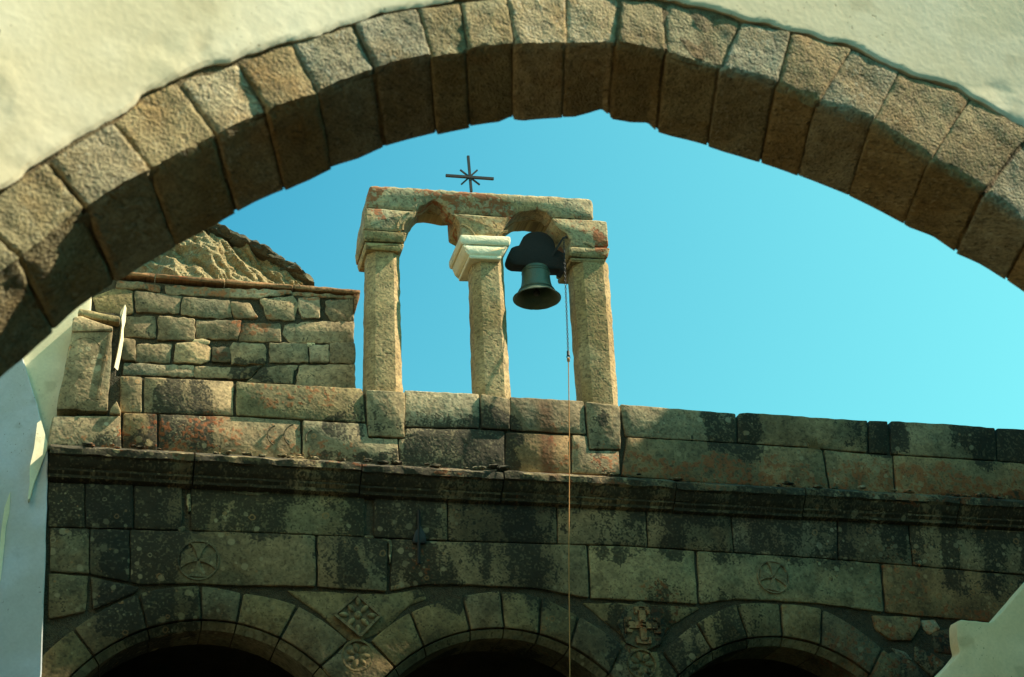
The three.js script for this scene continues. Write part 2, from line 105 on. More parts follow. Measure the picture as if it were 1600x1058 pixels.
// the courtyard wall: weathering mapped to where it sits (x -1.5..8.5, y 4.2..8.3)
const WX = -1.5, WY = 4.2, WW = 10, WH = 4.1;
const spots = []; { const q = rng(5); for (let i = 0; i < 5000; i++) { const x = WX + q() * WW, y = WY + 0.4 + q() * 2.5; const den = fbm(x * 1.3, y * 1.6, 512, 3, 301); if (q() < sst(0.38, 0.62, den) * (y < 5.9 ? 1 : 0.75)) spots.push([x, y, 0.005 + 0.026 * q() ** 3.5, q()]); } }
const spotGrid = new Map(); spots.forEach((s) => { for (let a = -1; a <= 1; a++) for (let b = -1; b <= 1; b++) { const k = (Math.floor(s[0] * 8) + a) * 1000 + Math.floor(s[1] * 8) + b; if (!spotGrid.has(k)) spotGrid.set(k, []); spotGrid.get(k).push(s); } });
// where the photograph shows rust-coloured lichen: x, y, half width, half height, strength
const RUST = [[5.0, 6.33, 0.9, 0.17, 0.62], [6.9, 6.32, 1.1, 0.17, 0.66], [4.25, 6.36, 0.5, 0.14, 0.5], [1.22, 6.74, 0.36, 0.11, 0.5], [0.35, 6.4, 0.45, 0.16, 0.5], [1.4, 6.36, 0.5, 0.13, 0.35], [0.1, 6.22, 0.5, 0.08, 0.55], [2.0, 6.12, 0.7, 0.05, 0.5], [6.9, 4.95, 0.55, 0.25, 0.6], [6.0, 4.85, 0.4, 0.25, 0.5], [1.03, 7.62, 0.22, 0.08, 0.62], [0.65, 7.3, 0.14, 0.08, 0.6], [3.45, 6.5, 0.22, 0.2, 0.45], [3.5, 6.0, 0.5, 0.12, 0.25], [4.22, 5.1, 0.16, 0.3, 0.45], [2.2, 5.35, 0.14, 0.2, 0.4], [0.6, 8.0, 1.4, 0.05, 0.6], [6.4, 5.45, 0.3, 0.3, 0.4]];
// lichen crusts, plus full-width bands darkening the cornice and just below: same entries
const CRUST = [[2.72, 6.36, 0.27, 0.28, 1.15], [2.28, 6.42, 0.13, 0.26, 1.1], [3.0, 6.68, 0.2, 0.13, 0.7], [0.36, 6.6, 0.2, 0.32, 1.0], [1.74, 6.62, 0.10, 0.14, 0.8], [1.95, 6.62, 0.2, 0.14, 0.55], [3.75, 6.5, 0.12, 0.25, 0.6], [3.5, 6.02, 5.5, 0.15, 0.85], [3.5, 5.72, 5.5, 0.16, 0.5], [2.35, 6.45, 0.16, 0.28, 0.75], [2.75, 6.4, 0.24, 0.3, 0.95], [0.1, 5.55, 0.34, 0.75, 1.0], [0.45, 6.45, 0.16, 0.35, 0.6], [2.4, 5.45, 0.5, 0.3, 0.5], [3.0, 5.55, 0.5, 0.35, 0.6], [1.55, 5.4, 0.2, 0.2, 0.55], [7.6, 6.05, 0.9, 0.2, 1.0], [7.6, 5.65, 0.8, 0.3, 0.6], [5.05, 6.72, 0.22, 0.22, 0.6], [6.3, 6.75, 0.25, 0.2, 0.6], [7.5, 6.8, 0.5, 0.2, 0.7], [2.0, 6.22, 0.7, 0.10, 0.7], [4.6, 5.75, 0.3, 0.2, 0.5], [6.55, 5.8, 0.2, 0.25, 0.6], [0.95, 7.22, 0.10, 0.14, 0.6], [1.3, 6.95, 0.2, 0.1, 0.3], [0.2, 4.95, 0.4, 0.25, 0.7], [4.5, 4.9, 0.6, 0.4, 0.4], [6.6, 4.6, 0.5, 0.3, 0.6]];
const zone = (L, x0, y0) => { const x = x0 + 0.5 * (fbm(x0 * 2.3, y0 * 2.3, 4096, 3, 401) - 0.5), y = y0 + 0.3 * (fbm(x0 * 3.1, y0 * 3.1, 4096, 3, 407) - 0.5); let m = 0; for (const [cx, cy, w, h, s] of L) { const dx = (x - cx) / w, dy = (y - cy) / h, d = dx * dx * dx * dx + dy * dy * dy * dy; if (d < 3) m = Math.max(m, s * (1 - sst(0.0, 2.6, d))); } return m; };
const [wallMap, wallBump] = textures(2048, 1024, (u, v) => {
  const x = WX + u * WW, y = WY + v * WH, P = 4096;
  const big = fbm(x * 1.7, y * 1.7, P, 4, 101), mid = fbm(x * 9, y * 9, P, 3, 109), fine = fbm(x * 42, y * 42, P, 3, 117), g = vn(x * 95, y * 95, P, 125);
  let c = mix3([0.19, 0.17, 0.105], [0.36, 0.315, 0.20], sst(0.32, 0.68, big));
  c = mix3(c, [0.19, 0.215, 0.15], 0.6 * sst(0.48, 0.66, fbm(x * 3.1, y * 3.1, P, 4, 131)));       // grey-green film of lichen in patches
  const k = 0.12 + 1.8 * (0.45 * mid + 0.55 * fine); c = c.map((q) => q * k);
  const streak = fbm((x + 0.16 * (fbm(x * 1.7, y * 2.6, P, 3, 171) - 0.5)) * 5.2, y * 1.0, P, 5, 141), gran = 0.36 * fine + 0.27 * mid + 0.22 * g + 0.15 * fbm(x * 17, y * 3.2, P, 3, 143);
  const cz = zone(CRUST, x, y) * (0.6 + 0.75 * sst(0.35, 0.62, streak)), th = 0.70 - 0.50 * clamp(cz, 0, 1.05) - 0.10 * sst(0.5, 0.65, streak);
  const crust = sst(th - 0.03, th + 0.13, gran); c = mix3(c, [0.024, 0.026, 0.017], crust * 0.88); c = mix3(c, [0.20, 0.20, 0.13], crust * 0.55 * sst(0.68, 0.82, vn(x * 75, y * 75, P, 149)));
  const rz = zone(RUST, x, y), rt = 0.78 - 0.52 * rz, ru = sst(rt - 0.03, rt + 0.14, 0.42 * fbm(x * 16, y * 16, P, 4, 151) + 0.58 * fine) * (rz > 0 ? 1 : 0); c = mix3(c, [0.30, 0.10, 0.028], ru * 0.72);
  // brown run of rust water below the bell's chain
  const run = sst(0.10, 0.02, Math.abs(x - 3.36 - 0.03 * (mid - 0.5))) * sst(6.02, 6.2, y + 0.12 * (streak - 0.5)) * sst(6.95, 6.8, y); c = mix3(c, [0.13, 0.06, 0.028], run * 0.75 * sst(0.25, 0.6, fine + 0.15));
  // washed strip between two dark runs, and the cleaner chain-worn strip
  let h = 0.5 * mid + 0.4 * fine + 0.1 - 0.15 * crust;
  c = mix3(c, [0.03, 0.03, 0.02], sst(0.66, 0.9, g) * 0.5);
  const L = spotGrid.get(Math.floor(x * 8) * 1000 + Math.floor(y * 8));
  if (L) for (const [sx, sy, r, w] of L) { const d = Math.hypot(x - sx, y - sy) / r + 0.7 * (fine - 0.5); if (d < 1) { const ring = r > 0.013 && w > 0.7 ? sst(0.35, 0.75, d) : 1; c = mix3(c, w > 0.75 ? [0.36, 0.24, 0.12] : [0.42, 0.42, 0.30], ring * sst(1, 0.8, d) * (0.4 + 0.5 * w)); h += 0.08; } }
  return [...c, h];
}, false);
// the belfry: tan stone with red-brown and pale lichen on the upper stones (x 1.6..4.2, y 6.6..9.0)
const BX = 1.6, BY = 6.6, BW = 2.6, BH = 2.4;
const BRUST = [[2.75, 8.77, 0.42, 0.05, 0.9], [2.55, 8.69, 0.25, 0.08, 0.6], [3.05, 8.70, 0.28, 0.07, 0.62], [1.95, 8.68, 0.08, 0.13, 0.8], [1.95, 8.5, 0.05, 0.06, 0.55], [3.88, 8.46, 0.06, 0.13, 0.8], [3.92, 8.34, 0.06, 0.05, 0.6], [3.4, 8.73, 0.15, 0.03, 0.55], [2.35, 8.76, 0.12, 0.04, 0.55], [3.8, 8.6, 0.08, 0.06, 0.4]];
const [belfMap, belfBump] = textures(1024, 1024, (u, v) => {
  const x = BX + u * BW, y = BY + v * BH, P = 4096;
  const big = fbm(x * 3, y * 3, P, 4, 201), mid = fbm(x * 14, y * 14, P, 3, 209), fine = fbm(x * 60, y * 60, P, 2, 217), g = vn(x * 85, y * 85, P, 225), g2 = vn(x * 45, y * 45, P, 231);
  let c = mix3([0.34, 0.25, 0.125], [0.43, 0.345, 0.205], sst(0.3, 0.7, big));
  const up = sst(8.2, 8.42, y + 0.2 * (mid - 0.5)); c = mix3(c, [0.26, 0.27, 0.19], up * 0.65 * sst(0.35, 0.6, fbm(x * 7, y * 7, P, 3, 241)));   // lichen-covered crowning stones
  const k = 0.3 + 1.4 * (0.4 * mid + 0.6 * fine); c = c.map((q) => q * k);
  c = mix3(c, [0.05, 0.042, 0.028], Math.max(sst(0.64, 0.88, g) * 0.45, sst(0.80, 0.95, g2) * 0.55));
  const low = sst(7.02, 6.8, y + 0.25 * (mid - 0.5)); c = mix3(c, [0.045, 0.04, 0.022], low * sst(0.46, 0.6, 0.5 * fine + 0.5 * mid) * 0.75);
  const rz = zone(BRUST, x, y), rt = 0.76 - 0.5 * rz; c = mix3(c, [0.27, 0.085, 0.028], sst(rt - 0.06, rt + 0.08, 0.5 * fbm(x * 18, y * 18, P, 4, 251) + 0.5 * fine) * (rz > 0 ? 0.85 : 0));
  c = mix3(c, [0.42, 0.42, 0.28], sst(0.62, 0.72, fbm(x * 26, y * 26, P, 2, 261)) * up * 0.5);
  return [...c, 0.5 * mid + 0.35 * fine + 0.1 - 0.3 * sst(0.78, 0.9, g2)];
}, false);
const std = (o) => new THREE.MeshStandardMaterial({ roughness: 0.95, metalness: 0, ...o });
const M = {
  wall: std({ color: new THREE.Color().setRGB(1.18, 0.99, 0.92), map: wallMap, bumpMap: wallBump, bumpScale: 0.012, vertexColors: true }),
  belfry: std({ color: new THREE.Color().setRGB(1.12, 1.0, 0.88), map: belfMap, bumpMap: belfBump, bumpScale: 0.006, vertexColors: true }),
  stone: std({ map: stoneMap, bumpMap: stoneBump, bumpScale: 0.009, vertexColors: true }),
  plaster: std({ map: plasterMap, bumpMap: plasterBump, bumpScale: 0.0012, vertexColors: true }),
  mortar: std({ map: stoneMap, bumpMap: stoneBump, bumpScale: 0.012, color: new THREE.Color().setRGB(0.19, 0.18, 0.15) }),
  marble: std({ map: plasterMap, bumpMap: stoneBump, bumpScale: 0.004, color: new THREE.Color().setRGB(1.12, 1.08, 1.04), roughness: 0.7 }),
  bronze: std({ color: new THREE.Color().setRGB(0.105, 0.135, 0.090), bumpMap: stoneBump, bumpScale: 0.003, roughness: 0.5, metalness: 0.3 }),
  wood: std({ color: new THREE.Color().setRGB(0.022, 0.017, 0.013), bumpMap: stoneBump, bumpScale: 0.006, roughness: 0.85 }),
  iron: std({ color: new THREE.Color().setRGB(0.035, 0.033, 0.030), roughness: 0.6, metalness: 0.3 }),
  rope: std({ color: new THREE.Color().setRGB(0.42, 0.19, 0.055), bumpMap: stoneBump, bumpScale: 0.002 }),
  ground: std({ map: stoneMap, bumpMap: stoneBump, bumpScale: 0.02, color: new THREE.Color().setRGB(0.12, 0.12, 0.12) }),
};
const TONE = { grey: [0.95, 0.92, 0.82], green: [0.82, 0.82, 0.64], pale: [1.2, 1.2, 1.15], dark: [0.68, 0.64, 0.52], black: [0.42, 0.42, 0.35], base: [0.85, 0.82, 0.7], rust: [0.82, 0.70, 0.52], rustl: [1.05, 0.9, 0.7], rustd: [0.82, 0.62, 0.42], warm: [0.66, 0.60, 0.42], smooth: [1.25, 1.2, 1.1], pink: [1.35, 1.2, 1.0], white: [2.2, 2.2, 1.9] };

// ------------------------------------------------------------------ object helpers
const used = new Map();
function numbered(n) { const k = used.get(n) ?? 0; used.set(n, k + 1); return k ? n + '_' + String(k).padStart(3, '0') : n; }
function thing(name, label, category, group) { const o = new THREE.Group(); o.name = numbered(name); o.userData = { label, category, kind: 'thing' }; if (group) o.userData.group = group; scene.add(o); return o; }
function part(parent, name, geo, mat, label) { const m = new THREE.Mesh(geo, mat); m.castShadow = m.receiveShadow = true; m.name = name; if (label) m.userData.label = label; if (parent === scene) m.name = numbered(name); parent.add(m); return m; }
function structure(name, geo, mat) { const m = part(scene, name, geo, mat); m.userData.kind = 'structure'; return m; }
// uv in metres chosen by the way each face points; place = [x0, y0, w, h] for the maps laid out on the wall
function finish(g, { place, tile = 1, tone = [1, 1, 1], crease = 0.7, off = [0, 0] } = {}) {
  if (g.index) g = g.toNonIndexed();
  g.deleteAttribute('uv'); g.deleteAttribute('normal');
  g.computeVertexNormals();
  const p = g.attributes.position, n = p.count, uv = new Float32Array(n * 2), col = new Float32Array(n * 3), nn = g.attributes.normal;
  for (let i = 0; i < n; i += 3) {
    const ax = Math.abs(nn.getX(i)), ay = Math.abs(nn.getY(i)), az = Math.abs(nn.getZ(i));
    for (let j = i; j < i + 3; j++) {
      const x = p.getX(j), y = p.getY(j), z = p.getZ(j);
      let a = x, b = y;
      if (az >= ax * 0.8 && az >= ay * 0.8) { a = x; b = y; } else if (ay >= ax) { a = x; b = place ? y - z : z + y; } else { a = place ? x - z : z + x * 0.3; b = y; }
      if (place) { uv[j * 2] = (a - place[0]) / place[2]; uv[j * 2 + 1] = (b - place[1]) / place[3]; } else { uv[j * 2] = (a + off[0]) / tile; uv[j * 2 + 1] = (b + off[1]) / tile; }
      col[j * 3] = tone[0]; col[j * 3 + 1] = tone[1]; col[j * 3 + 2] = tone[2];
    }
  }
  g.setAttribute('uv', new THREE.BufferAttribute(uv, 2)); g.setAttribute('color', new THREE.BufferAttribute(col, 3));
  return crease ? toCreasedNormals(g, crease) : g;
}
const WALL = [WX, WY, WW, WH], BELF = [BX, BY, BW, BH];
const vary = (t, a = 0.12) => { const k = 1 + (rnd() * 2 - 1) * a, w = (rnd() * 2 - 1) * 0.04; return [t[0] * k * (1 + w), t[1] * k, t[2] * k * (1 - w)]; };
function tris(list) { const g = new THREE.BufferGeometry(); g.setAttribute('position', new THREE.BufferAttribute(new Float32Array(list), 3)); return g; }
// a block of stone: outline in the wall's plane, front at z, cut corners, uneven edges and rounded arrises
function block(poly, z, depth, { bev = 0.006, jit = 0.004, seg = 0.07, round = 0.011, tilt = 0.006, back = false, rough = 0 } = {}) {
  let P = poly.map(([x, y]) => new THREE.Vector2(x, y));
  if (THREE.ShapeUtils.area(P) < 0) P.reverse();
  const Q = [];
  for (let i = 0; i < P.length; i++) {
    const a = P[(i + P.length - 1) % P.length], b = P[i], c = P[(i + 1) % P.length];
    const l1 = a.distanceTo(b), l2 = c.distanceTo(b), r = Math.min(round * (0.5 + rnd()), l1 * 0.3, l2 * 0.3);
    Q.push(b.clone().lerp(a, r / l1), b.clone().lerp(a, 0.3 * r / l1).lerp(c, 0.3 * r / l2), b.clone().lerp(c, r / l2));
  }
  const O = [];
  for (let i = 0; i < Q.length; i++) {
    const a = Q[i], b = Q[(i + 1) % Q.length], l = a.distanceTo(b), n = Math.max(1, Math.round(l / seg)), nx = (b.y - a.y) / (l || 1), ny = -(b.x - a.x) / (l || 1);
    for (let k = 0; k < n; k++) { const t = k / n, j = k ? (rnd() * 2 - 1) * jit : 0; O.push(new THREE.Vector2(lerp(a.x, b.x, t) + nx * j, lerp(a.y, b.y, t) + ny * j)); }
  }
  const N = O.length, I = O.map((p, i) => {
    const a = O[(i + N - 1) % N], c = O[(i + 1) % N]; const ex = c.x - a.x, ey = c.y - a.y, l = Math.hypot(ex, ey) || 1; return new THREE.Vector2(p.x - ey / l * bev * 1.3, p.y + ex / l * bev * 1.3);
  });
  let cx = 0, cy = 0; O.forEach((p) => { cx += p.x / N; cy += p.y / N; });
  const ta = (rnd() * 2 - 1) * tilt, tb = (rnd() * 2 - 1) * tilt, zf = I.map((p) => z + (p.x - cx) * ta + (p.y - cy) * tb + (rnd() * 2 - 1) * rough * 0.5);
  const L = [], v = (p, zz) => L.push(p.x, p.y, zz);
  for (let i = 0; i < N; i++) {
    const j = (i + 1) % N, b0 = zf[i] - bev, b1 = zf[j] - bev;
    v(O[i], z - depth); v(O[j], z - depth); v(O[j], b1); v(O[i], z - depth); v(O[j], b1); v(O[i], b0);
    v(O[i], b0); v(O[j], b1); v(I[j], zf[j]); v(O[i], b0); v(I[j], zf[j]); v(I[i], zf[i]);
  }
  const F = THREE.ShapeUtils.triangulateShape(I, []);
  for (const [a, b, c] of F) { v(I[a], zf[a]); v(I[b], zf[b]); v(I[c], zf[c]); }
  if (back) for (const [a, b, c] of THREE.ShapeUtils.triangulateShape(O, [])) { v(O[a], z - depth); v(O[c], z - depth); v(O[b], z - depth); }
  return tris(L);
}
function spread(poly, d) { let cx = 0, cy = 0; poly.forEach((p) => { cx += p[0] / poly.length; cy += p[1] / poly.length; }); return poly.map(([x, y]) => [x + Math.sign(x - cx) * d, y + Math.sign(y - cy) * d]); }
function boxG(x0, x1, y0, y1, z0, z1) { return new THREE.BoxGeometry(x1 - x0, y1 - y0, z1 - z0).translate((x0 + x1) / 2, (y0 + y1) / 2, (z0 + z1) / 2); }
function grid(nu, nv, f) {                                            // f(u, v) -> [x, y, z]
  const L = [], q = []; for (let i = 0; i <= nu; i++) { q.push([]); for (let j = 0; j <= nv; j++) q[i].push(f(i / nu, j / nv)); }
  for (let i = 0; i < nu; i++) for (let j = 0; j < nv; j++) { const a = q[i][j], b = q[i + 1][j], c = q[i + 1][j + 1], d = q[i][j + 1]; L.push(...a, ...b, ...c, ...a, ...c, ...d); }
  return tris(L);
}
function smooth(g) { g.computeVertexNormals(); return g; }
function bar(a, b, r, sides = 4) { const A = new THREE.Vector3(...a), B = new THREE.Vector3(...b), g = new THREE.CylinderGeometry(r, r, A.distanceTo(B), sides, 1); g.rotateY(Math.PI / 4); g.applyQuaternion(new THREE.Quaternion().setFromUnitVectors(new THREE.Vector3(0, 1, 0), B.clone().sub(A).normalize())); const m = A.add(B).multiplyScalar(0.5); return g.translate(m.x, m.y, m.z); }

// ------------------------------------------------------------------ ground
structure('ground', finish(new THREE.PlaneGeometry(240, 240).rotateX(-Math.PI / 2), { tile: 1.7, crease: 0 }), M.ground);

// ------------------------------------------------------------------ the arcaded wall across the courtyard
const wall = thing('courtyard_wall', 'weathered grey stone courtyard wall with cornice, parapet and row of round arches below', 'wall');
{
  const s = new THREE.Shape(); s.moveTo(-0.6, 0); 
  const arches = [...D.arches];
  for (const a of arches) { const r = a.R + 0.012, [cx, cy] = a.c; s.lineTo(cx - r, 0); s.lineTo(cx - r, cy); s.absarc(cx, cy, r, Math.PI, 0, true); s.lineTo(cx + r, 0); }
  s.lineTo(11, 0); s.lineTo(11, 6.86); s.lineTo(-0.3, 6.86); s.lineTo(-0.3, 6.19); s.lineTo(-0.6, 6.19); s.closePath();
  const g = new THREE.ExtrudeGeometry(s, { depth: 0.42, bevelEnabled: false, curveSegments: 40 }); g.translate(0, 0, -0.45);
  part(wall, 'mortar_core', finish(g, { crease: 0.4 }), M.mortar);
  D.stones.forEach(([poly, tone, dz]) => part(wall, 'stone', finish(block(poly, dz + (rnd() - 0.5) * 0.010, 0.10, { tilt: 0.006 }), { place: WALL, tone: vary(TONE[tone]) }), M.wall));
  // the parapet's back edge stones have their own tops; arch rings
  D.arches.forEach((a) => {
    const [cx, cy] = a.c, J = [[-90, -90, 1.5], [-64, -64, 1.5], ...a.j, [64, 64, 1.5], [90, 90, 1.5]];
    for (let i = 0; i + 1 < J.length; i++) {
      const [i0, o0, r0] = J[i], [i1, o1, r1] = J[i + 1], gi = 0.45, P = [], n = 6;
      const pt = (d, r) => [cx + Math.sin(R(d)) * r, cy + Math.cos(R(d)) * r];
      for (let k = 0; k <= n; k++) P.push(pt(lerp(i0 + gi, i1 - gi, k / n), a.R + 0.006));
      for (let k = n; k >= 0; k--) P.push(pt(lerp(o0 + gi, o1 - gi, k / n), lerp(r0, r1, k / n) - 0.012));
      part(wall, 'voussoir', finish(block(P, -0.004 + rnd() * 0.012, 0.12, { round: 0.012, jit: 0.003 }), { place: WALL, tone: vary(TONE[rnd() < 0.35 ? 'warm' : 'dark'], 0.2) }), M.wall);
      // the plain chamfered rim below each stone, set back from the face
      const d0 = i0 + 0.25, d1 = i1 - 0.25, L = [];
      const prof = [[a.R - 0.004, -0.03], [a.R - 0.010, -0.02], [a.R - 0.062, -0.075], [a.R - 0.066, -0.45]], m = 8;
      for (let k = 0; k < m; k++) for (let q = 0; q < 3; q++) {
        const A = lerp(d0, d1, k / m), B = lerp(d0, d1, (k + 1) / m), v = (d, [r, z]) => { const [x, y] = pt(d, r); return [x, y, z]; };
        L.push(...v(A, prof[q]), ...v(B, prof[q]), ...v(B, prof[q + 1]), ...v(A, prof[q]), ...v(B, prof[q + 1]), ...v(A, prof[q + 1]));
      }
      for (const [dd, s1] of [[d0, 1], [d1, -1]]) { const q = prof.map((p) => { const [x, y] = pt(dd, p[0]); return [x, y, p[1]]; }); L.push(...q[0], ...q[1], ...q[2], ...q[0], ...q[2], ...q[3]); }
      part(wall, 'arch_rim', finish(tris(L), { place: WALL, tone: vary([0.6, 0.66, 0.56], 0.1), crease: 0.5 }), M.wall);
    }
  });
  // cornice: moulded blocks end to end
  const jx = D.joints_cornice;
  const prof = [[-0.03, 6.22], [0.10, 6.20], [0.165, 6.165], [0.178, 6.15], [0.175, 6.105], [0.150, 6.095], [0.135, 6.07], [0.098, 6.03], [0.085, 6.022], [0.083, 6.005], [0.055, 5.985], [0.050, 5.962], [0.0, 5.945], [-0.03, 5.945]];
  for (let i = 0; i + 1 < jx.length; i++) {
    const x0 = jx[i] + 0.006, x1 = jx[i + 1] - 0.006, n = Math.round((x1 - x0) / 0.04), dy = (rnd() - 0.5) * 0.012, dz = (rnd() - 0.5) * 0.012, L = [];
    const pt = (x, k) => { const w = k > 1 && k < 6 ? 1 : 0.4; return [x, prof[k][1] + dy + 0.010 * w * fb3(x * 9, k * 3.1, 2.2), prof[k][0] + dz + 0.014 * w * fb3(x * 7, k * 1.7, 8.1)]; };
    for (let a = 0; a < n; a++) for (let k = 0; k + 1 < prof.length; k++) { const xa = lerp(x0, x1, a / n), xb = lerp(x0, x1, (a + 1) / n); const A = pt(xa, k), B = pt(xa, k + 1), C = pt(xb, k + 1), E = pt(xb, k); L.push(...A, ...B, ...C, ...A, ...C, ...E); }
    for (const x of [x0, x1]) { const q = prof.map((_, k) => pt(x, k)); for (let k = 1; k + 1 < q.length; k++) L.push(...q[0], ...q[k], ...q[k + 1]); }
    part(wall, 'cornice_block', finish(tris(L), { place: WALL, tone: vary([0.66, 0.62, 0.5], 0.1), crease: 0.6 }), M.wall);
  }
  // small stones and mortar lumps bedded on the cornice
  for (let i = 0; i < 70; i++) {
    const x = lerp(-0.4, 8, rnd()), s = 0.012 + 0.022 * rnd() ** 2, g = new THREE.IcosahedronGeometry(s, 1), p = g.attributes.position;
    for (let k = 0; k < p.count; k++) { const q = 1 + 0.5 * n3(p.getX(k) * 60 + i, p.getY(k) * 60, p.getZ(k) * 60); p.setXYZ(k, p.getX(k) * q * 1.6, p.getY(k) * q * 0.6, p.getZ(k) * q); }
    g.translate(x, 6.195 + rnd() * 0.02, 0.10 + rnd() * 0.06);
    part(wall, 'mortar_lump', finish(g, { place: WALL, tone: vary(TONE[rnd() < 0.5 ? 'pale' : 'dark'], 0.3) }), M.wall);
  }
  // pale mortar smears in joints
  const smear = (poly, z) => part(wall, 'mortar_smear', finish(block(poly, z, 0.03, { bev: 0.006, round: 0.01, jit: 0.006, seg: 0.04 }), { place: WALL, tone: [2.1, 2.1, 1.8] }), M.wall);
  for (const pl of D.smears) smear(pl, 0.006);
  // carved roundels with a flared cross
  D.roundels.forEach(([x, y, r]) => {
    const c = new THREE.Group(); c.name = 'carved_roundel'; wall.add(c);
    part(c, 'ring', finish(new THREE.TorusGeometry(r, 0.009, 6, 36).translate(x, y, 0.006), { place: WALL, tone: [0.66, 0.64, 0.52] }), M.wall);
    for (let k = 0; k < 4; k++) {
      const s = new THREE.Shape(); s.moveTo(-0.008, 0.01); s.quadraticCurveTo(-0.02, r * 0.6, -r * 0.46, r * 0.86); s.lineTo(r * 0.46, r * 0.86); s.quadraticCurveTo(0.02, r * 0.6, 0.008, 0.01);
      const g = new THREE.ExtrudeGeometry(s, { depth: 0.006, bevelEnabled: true, bevelSize: 0.004, bevelThickness: 0.004, bevelSegments: 1, curveSegments: 6 }).rotateZ(k * Math.PI / 2 + (x > 3 ? -0.16 : 0)).translate(x, y, 0.006);
      part(c, 'cross_arm', finish(g, { place: WALL, tone: [0.64, 0.62, 0.5] }), M.wall);
    }
  });
  // diamond plaque of leaves between the first two arches
  {
    const c = new THREE.Group(); c.name = 'carved_diamond'; wall.add(c); const P = D.diamond; let cx = 0, cy = 0; P.forEach((p) => { cx += p[0] / 4; cy += p[1] / 4; });
    part(c, 'ground_slab', finish(block(P, 0.002, 0.06, { round: 0.005, tilt: 0 }), { place: WALL, tone: [0.42, 0.42, 0.35] }), M.wall);
    for (let k = 0; k < 4; k++) part(c, 'frame', finish(bar([...P[k], 0.012], [...P[(k + 1) % 4], 0.012], 0.014), { place: WALL, tone: TONE.dark }), M.wall);
    for (let k = 0; k < 8; k++) { const a = k * Math.PI / 4, r = k % 2 ? 0.075 : 0.11; const g = new THREE.SphereGeometry(0.03, 8, 6).scale(1.3, 0.7, 0.6).rotateZ(a).translate(cx + Math.cos(a) * r, cy + Math.sin(a) * r, 0.006); part(c, 'leaf', finish(g, { place: WALL, tone: TONE.green }), M.wall); }
    part(c, 'boss', finish(new THREE.SphereGeometry(0.03, 8, 6).scale(1, 1, 0.7).translate(cx, cy, 0.006), { place: WALL, tone: TONE.green }), M.wall);
  }
  for (const [x, y] of [D.rosette, D.rosette2]) {
    const c = new THREE.Group(); c.name = 'carved_rosette'; wall.add(c);
    part(c, 'ring', finish(new THREE.TorusGeometry(0.115, 0.012, 6, 28).translate(x, y, 0), { place: WALL, tone: TONE.warm }), M.wall);
    for (let k = 0; k < 7; k++) { const a = k * Math.PI * 2 / 7; part(c, 'petal', finish(new THREE.SphereGeometry(0.03, 8, 6).scale(1.4, 0.8, 0.5).rotateZ(a).translate(x + Math.cos(a) * 0.06, y + Math.sin(a) * 0.06, 0), { place: WALL, tone: TONE.warm }), M.wall); }
  }
  {
    const [x, y] = D.crossplaque, c = new THREE.Group(); c.name = 'carved_cross'; c.userData.label = 'reddish carved cross with hooked arms'; wall.add(c);
    const t = [0.95, 0.72, 0.5];
    const rot = (a, x0, x1, y0, y1) => finish(boxG(x0, x1, y0, y1, -0.01, 0.028).rotateZ(a).translate(x, y, 0), { place: WALL, tone: t });
    part(c, 'disc', finish(new THREE.CylinderGeometry(0.2, 0.2, 0.03, 8).rotateX(Math.PI / 2).translate(x, y, -0.008), { place: WALL, tone: [0.38, 0.4, 0.32] }), M.wall);
    for (let k = 0; k < 4; k++) { const a = k * Math.PI / 2; part(c, 'arm', mergeGeometries([rot(a, -0.026, 0.026, 0.0, 0.15), rot(a, -0.062, 0.062, 0.118, 0.147), rot(a, -0.062, -0.04, 0.092, 0.118), rot(a, 0.04, 0.062, 0.092, 0.118)]), M.wall); }
  }
  // incised letters, as shallow raised outlines of worn carving
  for (const [cx, cy, a0, a1, r] of D.glyph) part(wall, 'worn_carving', finish(new THREE.TorusGeometry(r, 0.007, 5, 14, a1 - a0).rotateZ(a0).translate(cx, cy, 0.012), { place: WALL, tone: [0.45, 0.45, 0.4] }), M.wall);
  // porch behind the arches: floor above, back wall and end walls keep it dark
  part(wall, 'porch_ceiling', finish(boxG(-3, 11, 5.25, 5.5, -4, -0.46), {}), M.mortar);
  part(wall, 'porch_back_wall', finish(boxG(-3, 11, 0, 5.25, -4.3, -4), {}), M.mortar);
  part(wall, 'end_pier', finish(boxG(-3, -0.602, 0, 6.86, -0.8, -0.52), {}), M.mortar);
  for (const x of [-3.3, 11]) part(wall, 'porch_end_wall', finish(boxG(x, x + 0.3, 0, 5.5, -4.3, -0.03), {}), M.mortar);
}
{
  const [[x0, y0], [x1, y1]] = D.slit, t = thing('iron_cramp', 'dark iron spike driven into the wall above the carved diamond', 'cramp');
  part(t, 'spike', finish(bar([x0, y0, 0.02], [x1, y1, 0.03], 0.012), { crease: 0.3 }), M.iron);
  part(t, 'plate', finish(block([[x0 - 0.055, lerp(y0, y1, .62)], [x0 + 0.06, lerp(y0, y1, .62)], [x0 + 0.05, lerp(y0, y1, .45)], [x0 + 0.01, lerp(y0, y1, .3)], [x0 - 0.035, lerp(y0, y1, .42)]], 0.03, 0.05, { back: true }), {}), M.iron);
}

